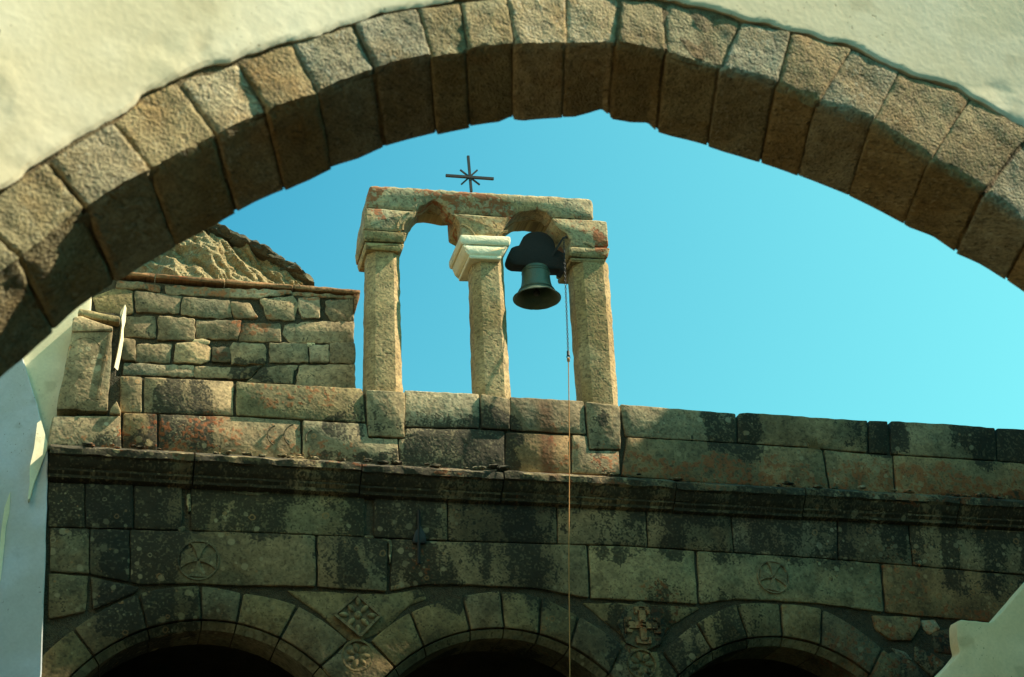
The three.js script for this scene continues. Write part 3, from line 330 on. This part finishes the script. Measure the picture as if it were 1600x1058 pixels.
// ------------------------------------------------------------------ old carved pier at the wall's end, beside the plaster
{
  const t = thing('carved_pier', 'smooth grey old marble slab pier with faint arched panel beside white plaster', 'pier');
  part(t, 'core', finish(boxG(-0.38, -0.12, 6.16, 7.42, -0.6, -0.05), {}), M.mortar);
  part(t, 'slab', finish(block(D.panel, 0.04, 0.14, { jit: 0.006 }), { place: WALL, tone: [1.05, 1.02, 0.92] }), M.wall);
  const P = D.panel; 
  part(t, 'moulding', finish(bar([-0.185, 7.18, 0.045], [-0.235, 6.62, 0.045], 0.010), { place: WALL, tone: [0.8, 0.8, 0.7] }), M.wall);
  part(t, 'carved_arch', finish(new THREE.TorusGeometry(0.12, 0.004, 5, 20, Math.PI).translate(-0.36, 7.02, 0.041), { place: WALL, tone: [0.85, 0.82, 0.72] }), M.wall);
  part(t, 'cap_stone', finish(block(D.panelcap, 0.06, 0.2, {}), { place: WALL, tone: TONE.smooth }), M.wall);
  part(t, 'cap_stone', finish(block(D.pancap2, 0.04, 0.2, {}), { place: WALL, tone: TONE.green }), M.wall);
  // sunlit plaster fillet turned to the right, along the joint with the chapel wall
  const S = D.strip, L = []; const xs = S.map((p) => p[0]);
  const left = [[-0.088, 7.49], [-0.105, 7.37], [-0.098, 7.3], [-0.1, 7.2], [-0.115, 7.05], [-0.13, 6.93]];
  for (let i = 0; i + 1 < left.length; i++) { const w = [0.012, 0.032, 0.014, 0.022, 0.026, 0.028], [xa, ya] = left[i], [xb, yb] = left[i + 1], za = -0.02, zb = -0.075;
    const A = [xa, ya, za], B = [xb, yb, za], C = [xb + w[i + 1], yb, zb], E = [xa + w[i], ya, zb]; L.push(...A, ...B, ...C, ...A, ...C, ...E);
    const A2 = [xa - 0.03, ya, za - 0.12], B2 = [xb - 0.03, yb, za - 0.12]; L.push(...B, ...A, ...A2, ...B, ...A2, ...B2); }
  part(t, 'plaster_fillet', finish(tris(L), { tile: 2.4, tone: [1.1, 1.1, 1.1] }), M.plaster);
  part(t, 'mortar_chip', finish(block(D.chip, 0.05, 0.1, {}), { place: WALL, tone: [1.5, 1.4, 1.2] }), M.wall);
}

// ------------------------------------------------------------------ chapel wall above, with its slab roof and rubble gable
{
  const t = thing('chapel', 'rubble stone chapel wall with thin reddish slab roof rising behind the parapet', 'building');
  part(t, 'mortar_core', finish(boxG(-2.2, 1.842, 5.55, 8.0, -3.2, -0.575), {}), M.mortar);
  D.chapel.forEach(([poly, tone]) => part(t, 'stone', finish(block(spread(poly, 0.008), -0.55 + (rnd() - 0.5) * 0.02, 0.08, { bev: 0.006, round: 0.012, jit: 0.008, seg: 0.04, tilt: 0.03 }), { place: WALL, tone: vary(TONE[tone]) }), M.wall));
  for (let i = 0; i < 7; i++) {
    const x0 = -2.2 + i * 0.585, x1 = x0 + 0.58, dy = (rnd() - 0.5) * 0.012;
    part(t, 'roof_slab', finish(block([[x0, 8.035 + dy], [x1, 8.035 + dy], [x1, 8.073 + dy], [x0, 8.075 + dy]], -0.532 + rnd() * 0.008, 2.7, { bev: 0.006, round: 0.006, seg: 0.05, jit: 0.004, back: true }), { place: WALL, tone: [1.0, 0.66, 0.46] }), M.wall);
  }
  part(t, 'eave_stone', finish(block([[1.835, 8.035], [1.89, 8.05], [1.885, 8.0], [1.85, 7.86], [1.838, 7.86]], -0.535, 2.4, { bev: 0.004, round: 0.004 }), { place: WALL, tone: [0.95, 0.6, 0.42] }), M.wall);
}
{
  const t = thing('rubble_gable', 'sunlit tan rubble gable of cleaved rock rising above the chapel roof', 'gable');
  const ridge = D.gable, x0 = ridge[0][0] - 0.7, x1 = ridge[ridge.length - 1][0] + 0.05;
  const top = (x) => x < 0.694 ? 9.55 + 0.04 * n3(x * 3, 1, 1) : table(ridge, x);
  const surf = (u, v) => {
    const x = lerp(x0, x1, u), yt = top(x) - 0.05, yb = 8.05, y = lerp(yb, yt, v);
    let z = -2.2 + (yt - y) * 0.55 - (x < 0.33 ? (0.33 - x) * 1.1 : 0);
    const a = x * 0.57 - y * 0.82, b = x * 0.82 + y * 0.57;
    z += 0.12 * fb3(a * 2.2, b * 8, 1.5, 4) + 0.015 * fb3(x * 16, y * 16, 9, 2);
    return [x + 0.02 * n3(x * 8, y * 8, 4), y, z];
  };
  part(t, 'rock_face', finish(grid(150, 90, surf), { tile: 1.0, tone: [0.82, 0.74, 0.56], crease: 0.35 }), M.stone);
  part(t, 'back', finish(grid(30, 8, (u, v) => { const p = surf(u, 1); return [p[0], lerp(p[1] + 0.02, 8.05, v), p[2] - 0.1 - v * 1.2]; }), { tile: 1 }), M.stone);
  for (let i = 0; i < 22; i++) {
    const u = i / 21, x = lerp(0.45, 1.6, u), s = 0.07 + 0.05 * rnd(), g = new THREE.IcosahedronGeometry(s, 2), p = g.attributes.position;
    for (let k = 0; k < p.count; k++) { const q = 1 + 0.45 * fb3(p.getX(k) * 14 + i * 3, p.getY(k) * 14, p.getZ(k) * 14); p.setXYZ(k, p.getX(k) * q * 1.3, p.getY(k) * q * 0.62, p.getZ(k) * q * 1.2); }
    g.rotateZ(-0.45); g.translate(x, top(x) - 0.05 - 0.01 * rnd(), -2.2);
    part(t, 'ridge_stone', finish(g, { tile: 1, tone: vary([0.22, 0.22, 0.17], 0.3), crease: 0.5 }), M.stone);
  }
}

// ------------------------------------------------------------------ belfry on the parapet
{
  const t = thing('belfry', 'stone bell frame with three octagonal columns and two small arches on the parapet', 'belfry');
  const TH = 0.40, put = (name, poly, z, depth, o, tone, label, parent = t) => part(parent, name, finish(block(poly, z, depth, { back: true, ...o }), { place: BELF, tone }), M.belfry, label);
  put('lintel', D.beam, 0.0, 0.2, { bev: 0.018, jit: 0.006, seg: 0.04, round: 0.02 }, [1, 1, 1]);
  put('springer', D.spring1, 0.005, TH + 0.04, { bev: 0.012, jit: 0.003, seg: 0.05, round: 0.008 }, [1, 1, 0.98]);
  put('lintel_back', D.bk0, -0.19, 0.22, { bev: 0.02, jit: 0.006, seg: 0.05, round: 0.016 }, [0.9, 0.78, 0.55]); put('springer_back', D.bk3, -0.13, 0.28, { bev: 0.012, jit: 0.004, round: 0.01 }, [1, 0.92, 0.72]);
  put('springer', D.mid, 0.004, 0.14, { bev: 0.012, jit: 0.003, seg: 0.05, round: 0.008 }, [1.05, 1.02, 0.96]);
  put('springer', D.spring3, 0.004, TH, { bev: 0.012, jit: 0.003, seg: 0.05, round: 0.01 }, [1.05, 1.02, 0.96]);
  const c1 = put('capital', D.cap1, 0.016, TH + 0.05, { bev: 0.014, jit: 0.002, round: 0.01 }, [0.72, 0.72, 0.6]); put('moulding', D.cap1b, 0.006, TH + 0.03, { bev: 0.014, jit: 0.002, round: 0.01 }, [0.95, 0.95, 0.8], undefined, c1);
  const c3 = put('capital', D.cap3, 0.016, TH + 0.05, { bev: 0.014, jit: 0.002, round: 0.01 }, [0.95, 0.92, 0.8]); put('moulding', D.cap3b, 0.004, TH + 0.03, { bev: 0.014, jit: 0.002, round: 0.01 }, [0.9, 0.88, 0.78], undefined, c3);
  const cap2 = part(t, 'capital', finish(block(D.cap2a, 0.03, TH + 0.07, { back: true, bev: 0.008, jit: 0.003, seg: 0.05, round: 0.012 }), { tile: 2.4, tone: [1, 1, 1] }), M.marble, 'white marble capital on the middle column');
  part(cap2, 'bell', finish(block(D.cap2b, 0.029, TH + 0.05, { back: true, bev: 0.014, jit: 0.002, seg: 0.04, round: 0.008 }), { tile: 2.4, tone: [0.95, 0.93, 0.86] }), M.marble);
  part(cap2, 'fillet', finish(block(D.cap2c, 0.022, TH + 0.03, { back: true, bev: 0.006, jit: 0.002, round: 0.006 }), { tile: 2.4, tone: [0.9, 0.88, 0.8] }), M.marble);
  // concentric grooves on the arch stones
  for (const [x, y, r, a0, a1] of [[2.30, 8.42, 0.13, 2.0, 3.3], [2.30, 8.42, 0.175, 2.0, 3.2], [2.66, 8.36, 0.15, 0.1, 1.4], [3.80, 8.33, 0.11, 0.1, 1.7], [3.12, 8.36, 0.13, 1.7, 2.9]])
    part(t, 'arch_moulding', finish(new THREE.TorusGeometry(r, 0.011, 5, 14, a1 - a0).rotateZ(a0).translate(x, y, 0.004), { place: BELF, tone: [0.9, 0.88, 0.8] }), M.belfry);
  D.cols.forEach(({ b, t: tp }, i) => {
    const f = (y, k) => { const x0 = lerp(b[0][0], tp[0][0], k), x1 = lerp(b[1][0], tp[1][0], k); return [(x0 + x1) / 2, (x1 - x0) / 2 * 0.985]; };
    const y0 = 6.70, y1 = [8.27, 8.30, 8.29][i], n = 26, ch = 0.56, L = [], ring = [];
    for (let j = 0; j <= n; j++) {
      const k = j / n, y = lerp(y0, y1, k), kk = clamp((y - 6.87) / 1.35, 0, 1), [cx, h] = f(y, kk), q = [];
      const hz = h * 0.97, c = h * (1 - ch), base = sst(6.98, 6.86, y);             // the chamfers stop above the square foot
      const cc = c * 1.0;
      const P = [[-h, -hz + cc], [-h, hz - cc], [-h + cc, hz], [h - cc, hz], [h, hz - cc], [h, -hz + cc], [h - cc, -hz], [-h + cc, -hz]];
      // subdivide each side
      for (let s = 0; s < 8; s++) for (let m = 0; m < 4; m++) { const A = P[s], B = P[(s + 1) % 8], tt = m / 4, x = lerp(A[0], B[0], tt), z = lerp(A[1], B[1], tt), w = m ? 0.003 : 0.005, d = 1 + w / h * fb3((cx + x) * 12, y * 12, z * 12) * 1.4 - (m ? 0 : 0.012); q.push([cx + x * d, y, -0.17 + z * d]); }
      ring.push(q);
    }
    for (let j = 0; j < n; j++) for (let s = 0; s < 32; s++) { const e = (s + 1) % 32; L.push(...ring[j][s], ...ring[j][e], ...ring[j + 1][e], ...ring[j][s], ...ring[j + 1][e], ...ring[j + 1][s]); }
    part(t, 'column', finish(tris(L), { place: BELF, tone: [[1.0, 0.98, 0.9], [0.95, 0.96, 0.9], [0.98, 0.97, 0.88]][i], crease: 0.42 }), M.belfry);
  });
}
{
  const t = thing('iron_cross', 'thin black iron cross with diagonal rays on top of the belfry lintel', 'cross'), z = -0.2;
  D.cross.forEach(([a, b], i) => part(t, i === 0 ? 'post' : i === 1 ? 'crossbar' : 'ray', finish(bar([...a, z + (i === 1 ? 0.004 : 0)], [...b, z + (i === 1 ? 0.004 : 0)], i < 2 ? 0.0155 : 0.0095), { crease: 0.3 }), M.iron));
}
// ------------------------------------------------------------------ bell, yoke, chain and rope
{
  const t = thing('bell', 'green bronze bell under a dark wooden yoke in the belfry opening', 'bell'), z = -0.2;
  const [mx, my] = D.bell.mouth, rm = D.bell.w / 2, hB = 0.315;
  const prof = [[0.0, 0.99], [0.35, 0.99], [0.50, 0.965], [0.555, 0.90], [0.57, 0.82], [0.585, 0.70], [0.60, 0.55], [0.63, 0.42], [0.68, 0.30], [0.76, 0.19], [0.86, 0.10], [0.955, 0.04], [1.0, 0.015], [0.995, 0.0], [0.95, 0.0], [0.88, 0.03], [0.76, 0.12], [0.64, 0.26], [0.57, 0.42], [0.52, 0.7], [0.48, 0.88], [0.0, 0.92]];
  const g = new THREE.LatheGeometry(prof.map(([r, y]) => new THREE.Vector2(r * rm, y * hB)), 56); const p = g.attributes.position;
  for (let i = 0; i < p.count; i++) { const a = Math.atan2(p.getZ(i), p.getX(i)); if (p.getY(i) < 0.02) { const c = 0.010 * sst(0.35, 0.0, Math.abs(a - 1.35)) + 0.003 * n3(a * 9, 0, 1); p.setY(i, p.getY(i) + c); } }
  const body = part(t, 'bell_body', finish(g.translate(mx, my, z), { tile: 1, crease: 0.5 }), M.bronze);
  for (const [y, r] of [[0.86, 0.565], [0.79, 0.578], [0.24, 0.735], [0.20, 0.765]]) part(body, 'raised_band', finish(new THREE.TorusGeometry(r * rm, 0.004, 5, 44).rotateX(Math.PI / 2).translate(mx, my + y * hB, z), { crease: 0.8 }), M.bronze);
  part(t, 'clapper', finish(mergeGeometries([new THREE.CylinderGeometry(0.008, 0.012, 0.22, 8).toNonIndexed().translate(mx, my + 0.17, z), new THREE.SphereGeometry(0.03, 10, 8).toNonIndexed().translate(mx, my + 0.06, z)])), M.iron);
  part(t, 'yoke', finish(block(D.yoke, z + 0.07, 0.14, { back: true, bev: 0.012, jit: 0.002, round: 0.012, seg: 0.05, tilt: 0 }), { tile: 1 }), M.wood);
  part(t, 'crown_strap', finish(mergeGeometries([boxG(mx - 0.045, mx + 0.045, my + 0.29, my + 0.36, z - 0.03, z + 0.03)]), {}), M.iron);
  const [a, b, c] = D.lever; part(t, 'lever', finish(mergeGeometries([bar([...a, -0.13], [...b, -0.05], 0.011), bar([...b, -0.05], [...c, -0.04], 0.013), new THREE.SphereGeometry(0.015, 8, 6).translate(c[0], c[1], -0.04)].map((q) => q.toNonIndexed()))), M.iron);
}
{
  const t = thing('bell_rope', 'orange bell rope on a dark chain hanging from the yoke past the cornice', 'rope');
  const A = new THREE.Vector3(...D.chain[0], -0.03), B = new THREE.Vector3(...D.chain[1], 0.16), n = 50, G = [], dir = B.clone().sub(A), q = new THREE.Quaternion().setFromUnitVectors(new THREE.Vector3(0, -1, 0), dir.clone().normalize());
  for (let i = 0; i < n; i++) { const g = new THREE.TorusGeometry(0.0075, 0.0028, 5, 8).scale(1, 1.75, 1).rotateY(i % 2 * Math.PI / 2).applyQuaternion(q), c = A.clone().addScaledVector(dir, (i + 0.5) / n); G.push(g.translate(c.x, c.y, c.z)); }
  const ch = part(t, 'chain', finish(mergeGeometries(G)), M.iron); ch.userData.kind = 'stuff';
  const s0 = [...D.shackle[0], 0.16], s1 = [...D.shackle[1], 0.18], sm = s0.map((v, i) => (v + s1[i]) / 2);
  part(t, 'shackle', finish(mergeGeometries([bar(s0, sm, 0.013, 8), new THREE.TorusGeometry(0.014, 0.004, 6, 12).translate(sm[0], sm[1] - 0.012, sm[2])].map((g) => g.toNonIndexed()))), M.iron);
  const P0 = new THREE.Vector3(...D.rope[0], 0.18), P1 = new THREE.Vector3(...D.rope[1], 0.9), P2 = P1.clone().addScaledVector(P1.clone().sub(P0), 1.1);
  const cv = new THREE.CatmullRomCurve3([P0, P0.clone().lerp(P1, 0.33).add(new THREE.Vector3(0.004, 0, 0)), P0.clone().lerp(P1, 0.66).add(new THREE.Vector3(-0.003, 0, 0)), P1, P2]);
  part(t, 'rope', finish(new THREE.TubeGeometry(cv, 160, 0.0042, 7), { tile: 0.3 }), M.rope);
  part(t, 'knot', finish(new THREE.SphereGeometry(0.014, 10, 8).scale(1, 1.7, 1).translate(P0.x, P0.y + 0.005, P0.z), { tile: 0.3 }), M.rope);
}

{
  const t = thing('dry_weed', 'tuft of dry tan weed growing from the parapet joint', 'weed'), [wx, wy] = D.weed, q = rng(41);
  M.weed = std({ color: new THREE.Color().setRGB(0.34, 0.25, 0.12), side: THREE.DoubleSide });
  const G = [];
  for (let i = 0; i < 46; i++) { const a = (q() - 0.5) * 2.6, l = 0.04 + 0.08 * q(), x = wx + (q() - 0.5) * 0.10, z0 = 0.01, x1 = x + Math.sin(a) * l, y1 = wy + Math.cos(a) * l * 0.8, z1 = z0 + 0.02 + 0.07 * q(), xm = x + Math.sin(a) * l * 0.4, ym = wy + Math.cos(a) * l * 0.55, w = 0.0035; G.push(x - w, wy, z0, x + w, wy, z0, xm + w, ym, z0 + 0.02, x - w, wy, z0, xm + w, ym, z0 + 0.02, xm - w, ym, z0 + 0.02, xm - w, ym, z0 + 0.02, xm + w, ym, z0 + 0.02, x1, y1, z1); }
  const m = part(t, 'leaves', finish(tris(G)), M.weed); m.userData.kind = 'stuff';
}

// ------------------------------------------------------------------ white plaster masses in the courtyard
{
  const t = thing('plaster_buttress', 'plastered buttress with blue shade painted into its face, against the courtyard wall', 'buttress');
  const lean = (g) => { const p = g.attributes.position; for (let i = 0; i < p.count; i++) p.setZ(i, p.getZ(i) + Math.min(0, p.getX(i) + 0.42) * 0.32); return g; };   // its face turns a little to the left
  part(t, 'face', finish(lean(block(D.pier, 0.06, 0.07, { bev: 0.006, jit: 0.003, seg: 0.08, round: 0.02, tilt: 0.0, back: true })), { tile: 2.4, tone: [0.68, 0.77, 1.12] }), M.plaster);  // bluish tone paints the shade into the white plaster
  part(t, 'foot', finish(boxG(-1.9, -0.4, 0, 3.34, -0.33, 0.055), { tile: 2.4 }), M.plaster);
  // wedges added on the plaster, tilted sunward to draw two slivers of sunlight
  for (const [S, k] of [[D.sliver1, 1], [D.sliver2, 1]]) {
    let lo = Infinity, hi = -Infinity; S.forEach(([x]) => { lo = Math.min(lo, x); hi = Math.max(hi, x); });
    const I = THREE.ShapeUtils.triangulateShape(S.map((p) => new THREE.Vector2(...p)), []), L = [], zf = (p) => 0.063 + 0.66 * (hi - p[0]);
    for (const f of I) for (const i of f) L.push(S[i][0], S[i][1], zf(S[i]));
    S.forEach((p, i) => { const q = S[(i + 1) % S.length]; L.push(p[0], p[1], 0.05, q[0], q[1], 0.05, q[0], q[1], zf(q), p[0], p[1], 0.05, q[0], q[1], zf(q), p[0], p[1], zf(p)); });
    part(t, 'sun_sliver', finish(lean(tris(L)), { tile: 2.4, tone: [1.1, 1.1, 1.1] }), M.plaster);
  }
}
{
  const t = thing('plaster_end_wall', 'cream plaster wall strip beside the old carved slab, above the buttress', 'wall');
  part(t, 'face', finish(block([[-2.4, 5.4], [-0.62, 5.4], [-0.55, 6.2], [-0.36, 7.1], [-0.36, 7.7], [-2.4, 7.7]], -0.13, 0.3, { tilt: 0 }), { tile: 2.4 }), M.plaster);
}
{
  const t = thing('plaster_haunch', 'cream plastered arch haunch with stepped edge at the lower corner, before the wall', 'buttress');
  part(t, 'face', finish(block(D.haunch, 1.2, 0.12, { bev: 0.007, jit: 0.005, seg: 0.06, round: 0.03, tilt: 0, back: true }), { tile: 2.4, tone: [1.1, 0.93, 0.76] }), M.plaster);
  part(t, 'pier', finish(boxG(5.9, 8.2, 0, 3.67, 1.09, 1.195), { tile: 2.4, tone: [0.85, 0.8, 0.75] }), M.plaster);
}

// ------------------------------------------------------------------ the near wall with its stone arch
const ZN = 0, TN = D.near.t, SK = D.near.sk, [CX, CY] = D.near.c;                     // the wall's own frame: x along it, front at z = 0
const hollow = (p) => { p[2] += D.near.k * (p[0] - D.near.a0) ** 2; return p; };      // wall dished along its length so grazing sun fades towards the right
{
  const t = thing('arched_wall', 'cream plastered wall opened by a wide arch of rough brown stones', 'wall');
  t.position.set(D.near.p[0], 0, D.near.p[1]); t.rotation.y = R(D.near.tau);
  const Rin = (d) => table(D.nin, d), Rout = (d) => table(D.nout, d), Rb = (d) => table(D.nback, d);
  const pol = (d, r, z) => hollow([CX + Math.sin(R(d)) * r - SK * Math.min(0, z + 0.02), CY + Math.cos(R(d)) * r, z]);     // the opening runs through the wall on the skew
  const j0 = D.nearj[0], jE = D.nearj[D.nearj.length - 1], J = [[-90, -90]];
  { const nL = Math.round((90 + j0[0]) / 5.6), nR = Math.round((90 - jE[0]) / 5.2); for (let k = 1; k < nL; k++) J.push([lerp(-90, j0[0], k / nL), lerp(-90, j0[1], k / nL)]); J.push(...D.nearj); for (let k = 1; k <= nR; k++) J.push([lerp(jE[0], 90, k / nR), lerp(jE[1], 90, k / nR)]); }
  const tonesN = [[0.78, 0.76, 0.62], [1.05, 1.0, 0.9], [0.85, 0.87, 0.82], [1.0, 0.86, 0.62], [0.92, 0.94, 0.92], [0.72, 0.64, 0.46]];
  for (let i = 0; i + 1 < J.length; i++) {
    const [oa, ia] = J[i], [ob, ib] = J[i + 1], nu = 18, nf = 14, ns = 16, gap = 0.02 + 0.26 * rnd() ** 3, gap2 = 0.02 + 0.26 * rnd() ** 3, seed = i * 7.3, dz = (rnd() - 0.5) * 0.014, dr = (rnd() - 0.5) * 0.008;
    const wid = R(ib - ia) * 2.4, bow = (rnd() - 0.5) * 0.02;
    const P = (u, w) => {                                              // w 0..1 front face from the extrados down, 1..2 soffit to the back
      const s = 0.5 - 0.5 * Math.cos(Math.PI * lerp(0.06, 0.94, u)), s2 = clamp((s - 0.0089) / 0.9822, 0, 1), fv = Math.min(1, w), sv = Math.max(0, w - 1);
      const dl = lerp(oa, ia, fv) + gap, dr_ = lerp(ob, ib, fv) - gap2, d = lerp(dl, dr_, s2);
      const e = Math.max(0, Math.min(s2, 1 - s2)) * wid, ed = 0.006 + 0.011 * Math.max(0, 0.5 + 1.4 * n3(fv * 9 + seed, sv * 9, s2 > 0.5 ? 3 : 8)), rd = e < ed ? 0.55 * ed * (1 - Math.sqrt(1 - (1 - e / ed) ** 2)) : 0;
      let r = lerp(Rout(d) - 0.012, Rin(d), fv) + (sv > 0 ? (Rb(d) - Rin(d)) * sv : 0) + dr * fv, z = ZN - sv * TN + dz * (1 - sv);
      const q = pol(d, r, z), N = 0.007 * fb3(q[0] * 7 + seed, q[1] * 7, q[2] * 7, 3) + 0.006 * n3(q[0] * 4 + seed, q[1] * 4, q[2] * 4);
      const arris = 0.007 + 0.016 * Math.max(0, 0.3 + 1.6 * n3(s2 * 7 + seed, 4.4, 1.7));                                             // round the edge between face and soffit
      let pz = 0, pr = 0;
      if (sv === 0) { const a = (1 - fv) * 0.22; pz = -rd + N - (a < arris ? arris * 0.6 * (1 - a / arris) ** 2 : 0); pr = a < arris ? 0.010 * (1 - a / arris) : 0; if (fv < 0.06) pz -= 0.004 * (1 - fv / 0.06); }
      else { const a = sv * TN, b2 = (1 - sv) * TN; pr = rd - N * 0.9 + (a < arris ? 0.010 * (1 - a / arris) : 0); if (a < arris) pz = -arris * 0.6 * (1 - a / arris) ** 2 * 0; pr = lerp(pr * 0.25, pr, sst(0, 0.06, b2)); }
      return pol(d, r + pr, z + pz);
    };
    const wOf = (k) => k <= nf ? k / nf : 1 + (k - nf) / ns, n = nf + ns, Q = [];
    for (let a = 0; a <= nu; a++) { Q.push([]); for (let k = 0; k <= n; k++) Q[a].push(P(a / nu, wOf(k))); }
    const L = [];
    for (let a = 0; a < nu; a++) for (let k = 0; k < n; k++) { const A = Q[a][k], B = Q[a][k + 1], C = Q[a + 1][k + 1], E = Q[a + 1][k]; L.push(...A, ...B, ...C, ...A, ...C, ...E); }
    const inn = (p, k) => { const w = wOf(k), x = p[0] - CX - (w > 1 ? SK * TN * (w - 1) : 0), y = p[1] - CY, l = Math.hypot(x, y); return w < 1 ? [p[0], p[1], p[2] - 0.06] : [p[0] + x / l * 0.06, p[1] + y / l * 0.06, p[2]]; };
    for (const a of [0, nu]) for (let k = 0; k < n; k++) { const A = Q[a][k], B = Q[a][k + 1], C = inn(B, k + 1), E = inn(A, k); L.push(...A, ...B, ...C, ...A, ...C, ...E); }
    // back face of the stone
    for (let a = 0; a < nu; a++) { const A = Q[a][n], B = Q[a + 1][n], o = (p) => { const x = p[0] - CX - SK * TN, y = p[1] - CY, l = Math.hypot(x, y); return [p[0] + x / l * 0.24, p[1] + y / l * 0.24, p[2]]; }; L.push(...A, ...B, ...o(B), ...A, ...o(B), ...o(A)); }
    part(t, 'voussoir', finish(tris(L), { tile: 0.9, tone: vary(tonesN[Math.floor(rnd() * 6)], 0.14), crease: 0.9, off: [rnd(), rnd()] }), M.stone);
  }
  // mortar between the stones, set back from both faces
  part(t, 'mortar', finish(mergeGeometries([
    grid(240, 4, (u, v) => { const d = lerp(-90, 90, u), r = lerp(Rout(d), Rin(d) + 0.028, v), q = pol(d, r, ZN - 0.011); q[2] += 0.012 * fb3(q[0] * 14, q[1] * 14, 3); return q; }),
    grid(240, 6, (u, v) => { const d = lerp(-90, 90, u), r = lerp(Rin(d), Rb(d), v) + 0.009 + 0.009 * fb3(d * 0.4, v * 4, 7); return pol(d, r, ZN - 0.016 - v * (TN - 0.018)); }),
  ]), { crease: 0.9, tile: 0.8, tone: [0.5, 0.44, 0.32] }), M.stone);
  // plaster: front sheet with a worn lip over the arch stones, back sheet, top and the lower panels
  const XL = CX - 2.95, XR = CX + 4.2, YT = 8.0;
  const reach = (d) => { const s = Math.sin(R(d)), c = Math.cos(R(d)); let m = c > 1e-6 ? (YT - CY) / c : 1e9; if (s > 1e-6) m = Math.min(m, (XR - CX) / s); if (s < -1e-6) m = Math.min(m, (XL - CX) / s); return m; };
  const lip = (d) => Rout(d) - 0.002 + 0.012 * fb3(d * 0.45, 0, 5, 5);
  const front = (u, v) => {
    const d = lerp(-90, 90, u), r0 = lip(d), r1 = reach(d), r = lerp(r0, r1, v * v * 0.75 + v * 0.25), q = pol(d, r, ZN), a = r - r0;
    const rough = sst(0.2, 0.55, fb3(q[0] * 1.5, q[1] * 1.5, 9) + 0.12);
    q[2] += 0.003 + 0.004 * fb3(q[0] * 0.9, q[1] * 0.9, 2, 2) + (0.0003 + 0.0042 * rough) * fb3(q[0] * 9, q[1] * 9, 6, 4) - 0.005 * sst(0.015, 0, a) ** 2;
    return q;
  };
  const plaster = [grid(420, 110, front),
    grid(420, 2, (u, v) => { const p = front(u, 0); return [p[0], p[1], p[2] - v * 0.08]; }),
    grid(90, 6, (u, v) => { const d = lerp(-90, 90, u); return pol(d, lerp(Rb(d) + 0.2, reach(d), v), ZN - TN); }),
    grid(90, 1, (u, v) => { const d = lerp(-90, 90, u); const p = pol(d, reach(d), ZN); p[2] -= v * TN; return p; }),
    boxG(XL, CX - Rin(-90), 0, CY, ZN - TN, ZN + 0.15).toNonIndexed(), boxG(CX + Rin(90), XR, 0, CY, ZN - TN, ZN + 0.12).toNonIndexed()];
  for (const g of plaster) { g.deleteAttribute('uv'); g.deleteAttribute('normal'); }
  part(t, 'plaster', finish(mergeGeometries(plaster), { tile: 2.4, crease: 1.2 }), M.plaster);
}
// ------------------------------------------------------------------ unseen walls and houses added to block sun and sky and to bounce light
{
  const dim = [0.2, 0.2, 0.2];  // tone of the added unseen walls, darkened to cut bounced light
  const t = thing('added_bounce_wall', 'added unseen low stone wall bouncing sun onto the arch underside', 'wall');
  part(t, 'face', finish(boxG(-2.3, -1.9, 0, 4.2, 8.9, 15), { tile: 1.3 }), M.stone);  // added off-frame to bounce sunlight up onto the arch underside
  const h = thing('added_sky_blocker', 'added unseen dark wall behind the viewer, blocking sky light from the forecourt', 'house');
  part(h, 'wall', finish(boxG(-2.3, 7.5, 0, 6, 15, 15.5), { tile: 1.3, tone: dim }), M.stone);  // added behind the camera to keep sky light off the near wall
  const e = thing('added_shading_house', 'added unseen dark wall shading the forecourt ground and blocking sky light', 'house');
  part(e, 'wall', finish(boxG(7, 7.5, 0, 8.2, 7.2, 15), { tile: 1.3, tone: dim }), M.stone);  // added off-frame, tall enough to shade the forecourt ground
  const f = thing('added_sun_blocker', 'added unseen tall wall shading the courtyard ground and the right of the parapet', 'house');
  part(f, 'wall', finish(boxG(9.4, 9.9, 0, 12.9, -0.4, 6.95), { tile: 1.3, tone: dim }), M.stone);  // added off-frame, height set by the shadow it throws on the courtyard
  const w = thing('added_bounce_house', 'added unseen building, dark below, its white upper part bouncing warm light onto the belfry', 'house');
  part(w, 'ground_floor', finish(boxG(-2.9, -2.4, 0, 7.3, 1.65, 7.9), { tile: 1.3, tone: dim }), M.stone);
  part(w, 'bounce_storey', finish(boxG(-2.95, -2.35, 7.3, 10.8, 1.6, 7.9), { tile: 2.4 }), M.plaster);  // added white reflector, warms the belfry with bounced sun
}
renderer.render(scene, camera);
